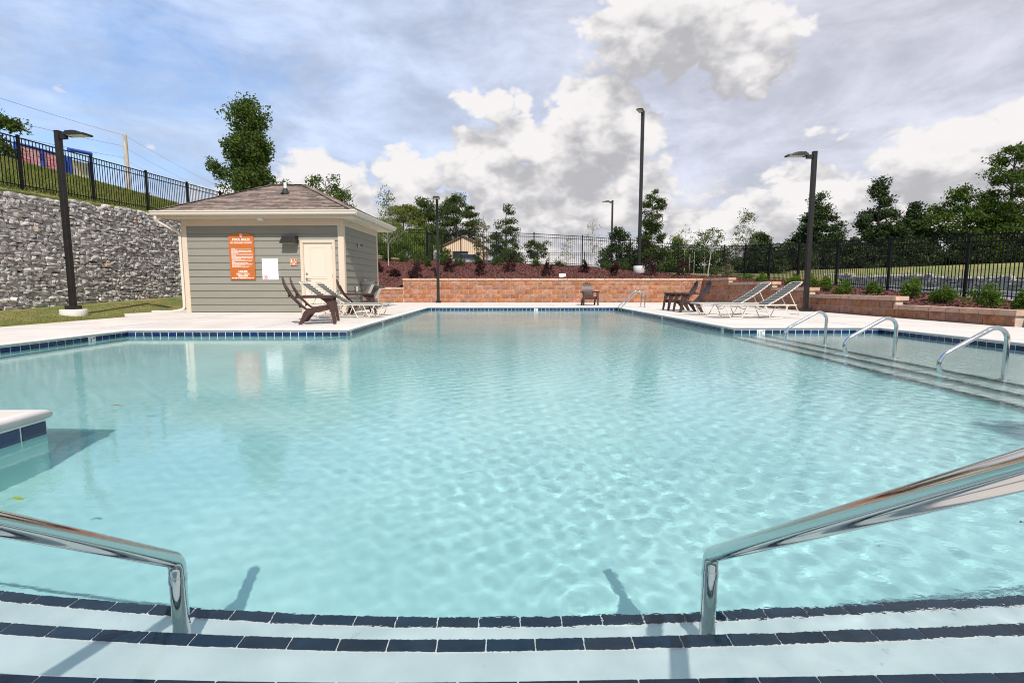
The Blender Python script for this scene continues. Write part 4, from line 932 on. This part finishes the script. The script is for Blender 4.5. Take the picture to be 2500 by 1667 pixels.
# ================================================================ fences
PICK=MB().box(-.0085,.0085,-.0085,.0085,0,1).mesh('picket',mt['black'])
POSTM=MB().box(-.032,.032,-.032,.032,0,1).mesh('post',mt['black'])
CAPP=MB().add([(-.037,-.037,0),(.037,-.037,0),(.037,.037,0),(-.037,.037,0),(-.037,-.037,.018),(.037,-.037,.018),(.037,.037,.018),(-.037,.037,.018),(0,0,.04)],[(3,2,1,0),(0,1,5,4),(1,2,6,5),(2,3,7,6),(3,0,4,7),(4,5,8),(5,6,8),(6,7,8),(7,4,8)]).mesh('post_cap',mt['black'])
def fence(label,posts,H,grp='black picket fences round the pool yard',gaps=(),pitch=.112,skip_post=()):
    """posts: list of (x,y,zbase)"""
    t=thing('picket_fence',label,'fence',posts[len(posts)//2],0,grp); L0=Vector(t.location)
    for i,p in enumerate(posts):
        if i in skip_post: continue
        p=Vector(p)-L0; o=put('post',POSTM,t,p-Vector((0,0,.25)),None,(1,1,H+.30)); put('post_cap',CAPP,o,(0,0,1),None,(1,1,1/(H+.30)))
    for i in range(len(posts)-1):
        if i in gaps: continue
        a=Vector(posts[i])-L0; b=Vector(posts[i+1])-L0; d=(b-a); Lh=math.hypot(d.x,d.y); ang=math.atan2(d.y,d.x)
        for h,w in((H,.032),(H-.17,.028),(.13,.028)):
            m=MB(); m.bar(a+Vector((0,0,h)),b+Vector((0,0,h)),w*.8,w); m.build('rail',mt['black'],t)
        n=int(Lh/pitch)
        for k in range(1,n):
            p=a+d*(k/n); put('picket',PICK,t,(p.x,p.y,p.z+.05),(0,0,ang),(1,1,H-.05))
    return t
hz=lambda y: 3.50+.034*(y-15.25)
fence('black picket fence along the grassy bank above the rubble wall',[(-13.55,y,hz(y)) for y in(10.0,12.65,15.25,17.85,20.5,23.1,25.75,28.4)],1.43)
ff=fence('black picket fence crossing behind the bark bed at the far end',[(x,30,fence_foot(x)) for x in(-10.6,-8.6,-6.45,-4.29,-3.42,-2.33,-.29,1.86,4.64,7.4,10.2,12.9)],1.72,gaps=(3,))
fence('black picket fence running along the right hand bed beside the sidewalk',[(12.9,y,.47+.058*(y-14)) for y in(29.9,27.4,24.9,22.4,19.8,17.1,14.2,11.4,8.6)],1.70,skip_post=(0,))
gt=thing('fence_gate','black picket gate standing open behind the dark lamp post','gate',(-4.25,30.06,2.26),R(80),None)
for x in(.03,.93): m=MB(); m.bar((x,0,.04),(x,0,1.66),.05,.05); m.build('stile',mt['black'],gt)
for z in(.10,1.48,1.64): m=MB(); m.bar((.055,0,z),(.905,0,z),.03,.03); m.build('rail',mt['black'],gt)
for k in range(1,8): put('picket',PICK,gt,(.03+.9*k/8,0,.10),None,(1,1,1.54))
# second fence far beyond, only its rails and pickets read against the sky
bf=[(x,44,2.1) for x in np.arange(-2,22,3.0)]
fence('distant black fence line seen through the far picket fence',bf,1.5,pitch=.16)
# ================================================================ far things
tb=thing('barn','small tan metal gabled barn with dark doorway beyond the far fence','barn',(-4.4,60,2.2))
hw,dp,ez,pz=2.6,8,3.0,4.25
m=MB(); m.prism([(-hw,-.5),(hw,-.5),(hw,ez),(0,pz),(-hw,ez)],1,0,dp); m.build('wall',mt['tan'],tb)
m=MB()
for i in range(27):
    x=-hw+.1+i*(2*hw-.2)/26; zt=ez+(pz-ez)*(1-abs(x)/hw)
    if -1.25<x<.6: m.box(x-.02,x+.02,-.025,-.002,2.7,zt-.03)
    else: m.box(x-.02,x+.02,-.025,-.002,-.3,zt-.03)
m.build('sheet_rib',mt['tan'],tb)
m=MB()
for s in(-1,1): m.add([(0,-.25,pz+.06),(0,dp+.2,pz+.06),(s*(hw+.25),dp+.2,ez-.05),(s*(hw+.25),-.25,ez-.05),(0,-.25,pz+.14),(0,dp+.2,pz+.14),(s*(hw+.25),dp+.2,ez+.03),(s*(hw+.25),-.25,ez+.03)],[(0,1,2,3),(4,5,6,7),(0,3,7,4),(2,3,7,6),(1,2,6,5)])
m.build('roof',mt['tanroof'],tb); m=MB(); m.box(-1.2,.55,-.006,.0,-.3,2.62); m.build('doorway',mt['dark'],tb)  # flat dark sheet on the solid wall paints the barn's shaded inside
# parked car in front of the barn
mt['carpaint']=material('silver_blue_paint',(.45,.50,.58),rough=.2,metal=.3); mt['glass']=material('car_glass',(.02,.025,.03),rough=.05)
pc=thing('parked_car','silver blue car parked before the tan barn doorway','car',(-3.2,53,2.55),R(8))
m=MB(); body=[(-2.1,.30),(2.05,.30),(2.12,.62),(1.95,.85),(1.0,.95),(-1.75,.98),(-2.12,.85)]; m.prism(body,1,-.85,.85); m.build('body',mt['carpaint'],pc)
m=MB(); cab=[(1.05,.95),(.45,1.42),(-1.05,1.45),(-1.75,.98)]; m.prism(cab,1,-.72,.72); m.build('cabin',mt['glass'],pc)
m=MB(); m.prism([(.47,1.40),(-1.07,1.43),(-1.05,1.47),(.42,1.45)],1,-.70,.70); m.build('roof',mt['carpaint'],pc)
for x in(-1.3,1.3):
    for y in(-.80,.80):
        w=MB(); w.tube([(x,y-.1,.32),(x,y+.1,.32)],.32,16); wo=w.build('wheel',mt['rubber'],pc); w=MB(); w.tube([(x,y-.11,.32),(x,y+.11,.32)],.18,12); w.build('rim',mt['satin'],wo)
# bright panels on the crest of the bank
mt['pinkpanel']=material('pink_red_panel',(.62,.05,.12),(.75,.60,.58),2.2,.6,stretch=(.7,1,9),detail=6); mt['pale']=material('pale_yellow_panel',(.55,.55,.42),(.66,.62,.36),2,.6); mt['blue']=material('blue_paint',(.03,.08,.42),rough=.4)
py=thing('play_panels','pink and pale yellow panels in a blue post frame on top of the bank','play structure',(-20.4,24.45,5.80),R(85))
for x0,x1,mn_ in[(-1.35,-.45,'pinkpanel'),(-.25,.55,'pinkpanel'),(1.05,1.95,'pale')]: MB().bev(x0,x1,-.03,.03,-.05,.95).build('panel',mt[mn_],py)
for x in(-1.45,-.35,.65,.95,2.05): MB().bev(x-.07,x+.07,-.07,.07,-.3,1.0).build('post',mt['blue'],py)
m=MB(); m.tube([(-1.5,0,1.02),(.68,0,1.02)],.06,10); m.tube([(.78,-.2,1.33),(2.0,-.2,1.42)],.085,12); m.build('top_bar',mt['blue'],py)
te=thing('timber_edging','low weathered timber edging along the crest of the bank','edging',(-20.1,22,5.85)); m=MB()
for k in range(9): MB().bev(-.06,.06,-10.9+k*2.45,-8.5+k*2.45,-.08,.14,.01).build('timber',mt['wood'],te)
# utility pole and wires
up=thing('utility_pole','weathered wooden utility pole on the skyline above the bank','utility pole',(-23.25,33.5,5.0))
MB().tube([(0,0,0),(0,0,5.1)],[.15,.11],10).build('shaft',mt['wood'],up)
for z in(4.42,3.72): MB().bar((-.32,.05,z+.04),(.10,0,z),.06,.07).build('bracket',mt['wood'],up)
for k,(z,LL,RR) in enumerate([(5.06,(-18.25,20,7.72),(-27.65,50,10.8)),(4.46,(-18.32,20,7.02),(-28.51,50,10.28)),(3.76,(-18.38,20,6.48),(-32.05,50,11.08))]):
    pts=[]; A=Vector((-23.25-(.3 if k else 0),33.5,5.0+z)); Bn=A.lerp(Vector(LL),1.8); Cn=A.lerp(Vector(RR),1.5)
    for P0,P1 in((Bn,A),(A,Cn)):
        for i in range(9):
            t=i/8; p=P0.lerp(P1,t); p.z-=.12*4*t*(1-t); pts.append(p)
    m=MB(); m.tube(pts,.006,4); o=m.build('overhead_wire',mt['black']); tag(o,['topmost thin overhead wire across the sky past the utility pole','middle overhead wire fixed to the upper bracket of the utility pole','lowest overhead wire fixed to the lower bracket of the utility pole'][k],'wire','overhead wires')
fl=thing('flood_light','flat grey ground floodlight standing in the bark above the far wall','floodlight',(3.1,26.3,1.24),R(10))
MB().add([(-.17,0,0),(.17,0,0),(.17,.08,.20),(-.17,.08,.20),(-.17,.06,0),(.17,.06,0),(.17,.13,.18),(-.17,.13,.18)],[(0,1,2,3),(4,5,6,7),(0,3,7,4),(1,2,6,5),(3,2,6,7),(0,1,5,4)]).build('housing',mt['satin'],fl); MB().tube([(0,.06,-.2),(0,.06,.05)],.02,8).build('stake',mt['satin'],fl)
# ================================================================ trees and shrubs
def leafcloud(Cn,size,up=.6,wid=.5,direct=None,jit=.6):
    n=len(Cn); nr=rg.normal(size=(n,3))+[0,0,up]; nr/=np.linalg.norm(nr,axis=1)[:,None]
    t=rg.normal(size=(n,3)) if direct is None else direct+rg.normal(size=(n,3))*jit
    t-=nr*(nr*t).sum(1)[:,None]; t/=np.linalg.norm(t,axis=1)[:,None]+1e-9; b=np.cross(nr,t)
    s=(size*rg.uniform(.6,1.3,n))[:,None]; w=s*wid
    V=np.stack([Cn-t*s*.5,Cn+b*w*.5+nr*s*.1,Cn+t*s*.5,Cn-b*w*.5+nr*s*.1],1).reshape(-1,3)
    return V
def clumps(n,H0,H1,prof,shell=.45,squash=1.,lean=(0,0)):
    """clump centres inside a crown: prof(t) radius at height fraction t"""
    out=[]
    while len(out)<n:
        t=rnd.random(); r=prof(t)
        if rnd.random()*max(prof(.15),prof(.3),prof(.5),prof(.8),.01)>r: continue
        a=rnd.uniform(0,2*PI); q=math.sqrt(rnd.uniform(shell*shell,1)); out.append((r*q*math.cos(a)+lean[0]*t,r*q*math.sin(a)*squash+lean[1]*t,H0+(H1-H0)*t))
    return np.array(out)
def tree(name,label,loc,H,c0,prof,mat,nclump=60,per=60,csize=.35,leaf=.12,wid=.5,up=.6,trunk=.09,barkm='bark',grp=None,limbs=14,shell=.45,flat=.7,outward=False,lean=(0,0),extra=None,cat='tree',bare=0):
    t=thing(name,label,cat,loc,rnd.uniform(0,.3),grp)
    if wid<.3: wid*=1.9; per=int(per*1.6)
    elif per>60: per=int(per*1.45); leaf*=1.15
    cc=clumps(nclump,c0,H*.97,prof,shell,1,lean)
    if extra: cc=np.concatenate([cc,np.array(extra)])
    sz=csize*rg.uniform(.6,1.25,len(cc))
    pts=np.repeat(cc,per,axis=0)+np.clip(rg.normal(size=(len(cc)*per,3)),-1.7,1.7)*np.repeat(sz,per)[:,None]*[1,1,flat]*.55
    direct=None
    if outward:
        direct=np.column_stack([pts[:,0],pts[:,1],np.full(len(pts),.25)]); direct/=np.linalg.norm(direct,axis=1)[:,None]+1e-6
    Vl=leafcloud(pts,np.full(len(pts),leaf),up,wid,direct); put('crown',npmesh('crown',Vl,np.arange(len(Vl)).reshape(-1,4),mat),t)
    m=MB(); k=8; m.tube([(lean[0]*(i/k)*.9+rnd.uniform(-.03,.03)*H*.12,lean[1]*(i/k),H*.93*i/k-(.4 if i==0 else 0)) for i in range(k+1)],[trunk*(1-.85*i/k) for i in range(k+1)],8)
    m.build('trunk',mt[barkm],t)
    m=MB(); order=list(range(len(cc))); rnd.shuffle(order)
    for i in order[:limbs]:
        c=Vector(cc[i]); z0=max(c0*.75,c.z-c.xy.length*(.75 if not outward else .15)); b=Vector((lean[0]*z0/H*.9,lean[1]*z0/H,z0)); mid=b.lerp(c,.5)+Vector((0,0,.10*(c-b).length)); rr=trunk*.32*(1-.6*z0/H)
        m.tube([b,mid,c],[rr,rr*.7,rr*.3],5)
    for i in range(bare):
        a=rnd.uniform(0,2*PI); z0=rnd.uniform(c0,H*.8); b=Vector((0,0,z0)); e=b+Vector((math.cos(a),math.sin(a),.8))*rnd.uniform(.5,1.1)*max(prof(.4),.4); mid=b.lerp(e,.5)+Vector((rnd.uniform(-.1,.1),rnd.uniform(-.1,.1),.1)); m.tube([b,mid,e,e+Vector((rnd.uniform(-.2,.2),0,.25))],[trunk*.25,trunk*.18,trunk*.1,trunk*.04],4)
    if m.v: m.build('limbs',mt[barkm],t)
    return t
G=lambda x,y: far_ground(x,y)-.05
def conic(r,p=.9,tip=.04): return lambda t: r*((1-t)**p)+tip
def oval(r,lo=.35): return lambda t: r*math.sin(PI*min(1,max(.02,(lo+(1-lo)*t)*.97)))**.8
def col(rb,rt): return lambda t: (rb+(rt-rb)*t)*(1 if t<.88 else max(.25,(1-t)/.12))*(.8 if t<.06 else 1)
# pear tree behind the pool house
tree('pear_tree','tall dark green pear tree rising behind the pool house roof',(-14.15,30,4.6),6.6,1.5,lambda t: (1.38-.62*t)*(1 if t<.9 else (1-t)/.1*.8+.2)*(.85+.22*math.sin(t*17)),mt['pear'],140,78,.42,.15,.55,.5,.16,limbs=40,shell=.15,flat=.9,extra=[(-1.5,.1,2.6),(-1.75,.0,2.75),(-1.95,0,3.0),(-1.3,.2,2.45),(-1.6,.1,2.4),(-1.9,.2,2.8)])
tree('gnarled_tree','gnarled tree with bare twigs showing past the right end of the roof',(-10.75,34,2.9),4.85,1.5,lambda t: 1.75*(1-.55*t)+.1,mt['broad'],46,80,.42,.14,.5,.5,.14,limbs=26,bare=16,lean=(-.5,0))
tree('small_tree','small tree top just peeping over the roof beside the vent pipe',(-14.8,36,5.1),2.85,.8,oval(.9),mt['pear'],24,60,.36,.14,limbs=8)
tree('sapling','slender pale trunked sapling with sparse leaves before the far fence beside the pool house',(-6.25,28.9,1.98),4.6,1.3,lambda t: .16+.85*(1-t)**.9*(1 if t>.12 else .6),mt['silver'],86,11,.22,.11,.6,.4,.026,'palebark',limbs=60,shell=.1,grp=None)
PG='pines beyond the far fence'
tree('pine_tree','light green broad pine left of the dark lamp post, beyond the far fence',(-9.3,50,3.0),5.75,1.2,oval(2.3,.2),mt['pinelight'],84,80,.60,.26,.16,.5,.15,grp=PG,limbs=30,flat=.55)
tree('pine_tree','dark round topped pine directly behind the dark lamp post',(-7.6,52,2.6),6.9,1.8,oval(1.7,.25),mt['pine'],90,85,.58,.25,.16,.5,.16,grp=PG,limbs=30,flat=.55)
tree('pine_tree','largest dark pine with rounded open crown behind the tan barn',(-5.45,64,2.3),9.8,2.6,oval(2.95,.18),mt['pine'],120,95,.72,.28,.16,.5,.2,grp=PG,limbs=46,flat=.5)
tree('pine_tree','thin brownish pine with few needles just right of the tan barn',(-1.77,51,2.2),5.75,1.4,oval(1.0,.3),mt['twig'],34,34,.35,.2,.18,.4,.10,grp=PG,limbs=34,flat=.6)
tree('pine_tree','open green pine with ragged side branches, midway along the far fence',(.41,50,2.2),6.5,1.2,lambda t: 1.55*(1-t)**.55*(.65+.45*math.sin(t*19)**2)+.1,mt['pine'],54,66,.46,.23,.17,.5,.14,grp=PG,limbs=34,flat=.5)
tree('pine_tree','squat wide topped pine by the distant fence left of the lone chair',(3.15,46,2.1),2.65,.9,lambda t: .45+.75*t if t<.8 else 1.0,mt['pine'],30,60,.34,.18,.18,.5,.08,grp=PG,limbs=20,flat=.6)
tree('pine_tree','tall narrow pine immediately right of the very tall lamp pole',(10.35,36,1.7),5.9,.8,lambda t: (.30+.62*math.sin(t*14)**2)*(1.25-t*.55)*(1 if t<.93 else .5)+.12,mt['pine'],64,60,.36,.19,.18,.5,.09,grp=PG,limbs=50,flat=.6)
tree('pine_tree','small yellow green pine between the very tall pole and the fence corner',(13.1,38.5,1.7),3.1,.5,conic(1.0,.7),mt['pinelight'],30,60,.4,.18,.18,.5,.08,grp=PG,limbs=16)
BG='leafy bushes beyond the far fence'
for lb,x,y,h,r_,mk in [('bright green rounded bush mass left of the dark lamp post',-10.0,45,3.3,2.1,'bright'),('dark bush low behind the fence beside the pool house corner',-8.4,40,1.9,1.7,'broad'),('bright green bush just left of the open gate',-7.0,44,2.7,1.3,'bright'),('dark bush under the round topped pine',-6.1,46,2.2,1.4,'broad'),('low green bush at the foot of the midway pine',.75,46,1.6,1.2,'darkshrub'),
        ('wide dark bush behind the very tall lamp pole',10.4,38,2.5,1.6,'broad'),('dark bush left of the fence corner',12.6,37,2.1,1.5,'broad'),('dark leafy bush filling the fence corner',15.2,37,2.0,1.5,'darkshrub')]:
    tree('leafy_bush',lb,(x,y,G(x,y)),h,.1,oval(r_,.35),mt[mk],34,90,.5,.15,.5,.5,.06,grp=BG,limbs=6,cat='bush',shell=.2)
SG='thin young trees beyond the far fence'
tree('sapling','faint twiggy sapling left of the short far lamp pole, nearest the squat pine',(4.15,33,2.0),2.1,.5,conic(.6,.8),mt['twig'],40,8,.16,.08,.5,.4,.03,'palebark',SG,30)
tree('sapling','twiggy bare looking sapling directly left of the slim far lamp pole',(5.65,32.5,1.9),3.35,.9,oval(.65,.2),mt['twig'],60,7,.16,.075,.5,.4,.035,'palebark',SG,56)
tree('sapling','pale sparse sapling rising above the pines right of the very tall pole',(12.7,36,1.7),3.45,1.6,oval(.6,.3),mt['twig'],36,8,.16,.09,.5,.4,.035,'palebark',SG,34)
tree('cedar_tree','rounded dark cedar between the slim far pole and the very tall pole',(8.3,37,1.8),3.05,.1,lambda t: 1.3*(1-t)**.55+.08,mt['cedar'],60,70,.38,.20,.2,.3,.08,grp='cedars',limbs=8,outward=True)
tree('young_tree','leafy young tree with a leaning pale stem by the fence corner',(14.1,36,1.6),3.3,1.0,oval(1.05,.25),mt['broad'],40,50,.34,.13,.5,.5,.05,'palebark',None,24)
tree('young_tree','spire topped light green young tree just behind the fence corner',(18.1,38.5,1.5),5.15,.4,lambda t: 1.55*(1-t)**.85+.06,mt['silver'],90,42,.36,.13,.5,.5,.06,'palebark',None,60)
CG='dark cedars beyond the right hand fence'
for lb,x,y,h,r_,n_ in [('small dark cedar joined to the right of the spire topped tree',19.45,39,3.6,1.1,50),('broad dark cedar behind the right hand lamp post',24.4,40,6.1,3.0,150),('tallest pointed dark cedar, right of the right hand lamp post',27.6,38,6.7,2.6,160),('lower dark cedar leaning against the tallest pointed cedar',30.2,38,5.0,2.0,110)]:
    tree('cedar_tree',lb,(x,y,G(x,y)-.1),h,.15,lambda t,r_=r_: r_*((1-t)**.92)*(.92+.12*math.sin(t*37))*(1 if t>.08 else .8)+.07,mt['cedar'],n_,90,.46,.24,.20,.25,.13,grp=CG,limbs=14,outward=True,shell=.35,flat=.7)
tree('broad_tree','big dark leafy tree with layered boughs near the right edge',(32.7,36.5,2.0),6.0,.3,oval(3.1,.32),mt['broad'],130,110,.62,.17,.5,.6,.2,grp=None,limbs=40,flat=.55)
tree('broad_tree','tall airy broadleaf tree at the right edge overtopping the rest',(33.9,34.5,2.0),8.3,1.0,lambda t: 1.9*(1-t)**.45*(.7+.35*math.sin(t*23)**2)+.25,mt['broad'],110,85,.5,.17,.5,.6,.18,grp=None,limbs=50,flat=.6)
UG='dark undergrowth along the foot of the cedars'
for i,(lb,x,y,h,r_) in enumerate([('dark undergrowth bush directly right of the fence corner',18.3,36.5,1.9,1.5),('dark undergrowth bush under the broad cedar, left side',21.3,38,2.4,1.7),('dark undergrowth bush under the broad cedar, right side',25.6,37.3,2.3,1.7),('dark undergrowth bush between the two pointed cedars',28.9,36.2,2.3,1.8),('dark undergrowth bush at the foot of the layered tree',31.6,34.6,2.2,1.8),('dark undergrowth bush at the right edge under the airy tree',34.0,32.6,2.4,1.9),('dark undergrowth bush farthest right along the rubble wall',33.6,29.5,2.2,1.9)]):
    tree('understory_bush',lb,(x,y,wall_top_right(min(y,32))+.25),h,.0,oval(r_,.4),mt['cedar'],44,100,.55,.19,.5,.5,.06,grp=UG,limbs=5,cat='bush',shell=.2)
tree('broad_tree','tree at the far left edge reaching one leafy branch into the sky',(-22.7,22.9,5.6),3.7,1.2,oval(1.35,.3),mt['broad'],60,80,.45,.16,.5,.5,.14,limbs=26,extra=[(1.55,-.1,2.1),(1.85,-.1,2.05),(2.1,-.1,1.98),(1.3,-.1,2.15)])
tree('leafy_bush','rounded green bush on the bank crest at the left edge',(-21.0,22.6,5.85),1.0,.0,oval(.75,.4),mt['pear'],26,80,.32,.11,limbs=4,cat='bush',trunk=.04)
tree('leafy_bush','small yellow green shrub on the bank crest right of the utility pole',(-20.9,31.2,5.55),.7,.0,oval(.45,.4),mt['bright'],16,50,.2,.09,limbs=3,cat='bush',trunk=.03)
# staked young stems in the far bed
for lb,x,y,z,h in [('slim pale stake stem left of the leaning sapling in the far bed',10.74,29.6,1.48,1.15),('second slim pale stake stem beside the leaning sapling',11.0,29.6,1.48,1.25)]:
    o=MB().tube([(0,0,-.1),(.01,0,h)],.014,6).build('plant_stake',mt['palebark'],None,loc=(x,y,z)); tag(o,lb,'stake','plant stakes')
tree('sapling','leaning pale sapling stem with a few leaves at the right end of the far bed',(11.3,28.35,1.33),2.75,1.5,oval(.75,.2),mt['broad'],30,20,.22,.10,.5,.4,.028,'palebark',None,26,lean=(.35,0))
# shrubs in the beds
def shrub(label,x,y,w,h,mat,grp,name,leaf=.055,n=26,per=40,spike=False,z=None):
    w*=rnd.uniform(.86,1.14); h*=rnd.uniform(.86,1.16)
    t=thing(name,label,'shrub',(x,y,(bed_z(x,y)-.02) if z is None else z),rnd.uniform(0,6),grp)
    if spike: cc=clumps(n,.06,h,lambda t: w*.5*(.75-.45*t)*(.8+.3*math.sin(t*9)),.2)
    else:
        a1,a2=rnd.uniform(0,6),rnd.uniform(0,6); cc=clumps(n,h*.12,h*.92,oval(w*.5,.30),.3); ang=np.arctan2(cc[:,1],cc[:,0]); f=1+.28*np.sin(2*ang+a1)+.18*np.sin(3*ang+a2); cc[:,0]*=f; cc[:,1]*=f; cc[:,2]*=1+.22*np.sin(ang+a2)
    pts=np.repeat(cc,per,axis=0)+rg.normal(size=(len(cc)*per,3))*w*.085
    Vl=leafcloud(pts,np.full(len(pts),leaf),.7,.55); put('foliage',npmesh('foliage',Vl,np.arange(len(Vl)).reshape(-1,4),mat),t)
    m=MB()
    for c in cc[:9]: m.tube([(0,0,-.05),(c[0]*.4,c[1]*.4,c[2]*.5),tuple(c)],[.010,.007,.003],4)
    m.build('stems',mt['bark'],t); return t
BU='burgundy shrubs in the bark bed above the far wall'
for lb,x,y,w,h in [('burgundy shrub half hidden by the pool house rear corner',-6.62,28.0,.5,.62),('burgundy shrub above the low end of the far wall, near the pool house',-5.62,27.35,.62,.5),('burgundy shrub at the step where the far wall rises',-4.25,26.05,.58,.72),('burgundy shrub just right of the dark lamp post',-2.78,27.45,.62,.74),('burgundy shrub below the tan barn, right side',-1.04,26.6,.55,.86),('burgundy shrub under the midway open pine',.5,27.6,.62,.86),('burgundy shrub left of the ground floodlight',2.34,26.65,.56,.74),('burgundy shrub right of the ground floodlight',4.43,27.75,.5,.66),('burgundy shrub between the floodlight and the very tall pole',5.86,26.9,.5,.68),('broad burgundy shrub at the foot of the very tall pole',7.85,27.55,.76,.95),('broad burgundy shrub toward the right end of the far bed',10.1,28.7,.85,.85)]:
    shrub(lb,x,y,w,h,mt['burgundy'],BU,'burgundy_shrub',.065,30,44,False)
GG='green shrubs along the foot of the far fence'
for lb,x,y,w,h in [('green shrub along the far fence nearest the pool house',-6.56,29.55,.55,.45),('second green shrub along the far fence from the pool house',-5.49,29.55,.55,.4),('large green shrub left of the open gate',-4.5,28.85,.95,.66),('small green shrub in front of the large one by the gate',-4.0,28.5,.46,.42),('green shrub just right of the dark lamp post by the fence',-3.2,28.75,.52,.56),('green shrub below the left wall of the tan barn',-2.26,28.9,.6,.58),('green shrub below the right wall of the tan barn',-1.31,29.2,.5,.48),('green shrub under the fence post right of the barn',-.31,29.3,.64,.48),('green shrub below the squat wide topped pine',1.92,29.2,.72,.52),('green shrub nearest behind the ground floodlight',3.3,29.5,.64,.44),('green shrub left of the slim far lamp pole',5.9,29.35,.62,.6),('green shrub left of the very tall pole footing',7.0,29.5,.62,.5),('green shrub right of the very tall pole footing',9.0,29.5,.55,.55),('green shrub near the right end of the far fence',12.0,29.4,.95,.7)]:
    shrub(lb,x,y,w,h,mt['darkshrub'],GG,'green_shrub',.065,26,34)
shrub('olive shrub with reddish tips at the corner of the two block walls',11.9,27.3,.85,.72,mt['twig'],None,'mixed_shrub',.065,30,36)
RG='bright green shrubs in the stepped right hand bed'
for lb,x,y,w,h in [('farthest bright green shrub in the right bed, by the wall corner',11.3,23.8,.45,.34),('second farthest bright green shrub in the right bed',11.1,22.0,.55,.42),('bright green shrub above the highest step of the right wall',10.75,19.0,.50,.50),('bright green shrub just left of the right hand lamp post',11.0,18.2,.60,.52),('bright green shrub just right of the right hand lamp post',10.62,16.75,.46,.56),('bright green shrub second right of the right hand lamp post',10.9,16.3,.58,.56),('small round bright green shrub before the last wall step',11.45,15.8,.48,.40),('bright green shrub at the last wall step',10.62,13.25,.56,.60),('wide bright green shrub right of the last wall step',11.03,12.72,.78,.58),('yellowish bright green shrub, second nearest in the right bed',11.05,11.6,.76,.66),('nearest bright green shrub at the right edge of the bed',11.0,10.65,.55,.50)]:
    shrub(lb,x,y,w*.86,h*.9,mt['shrub'],RG,'green_shrub',.05,44,46)
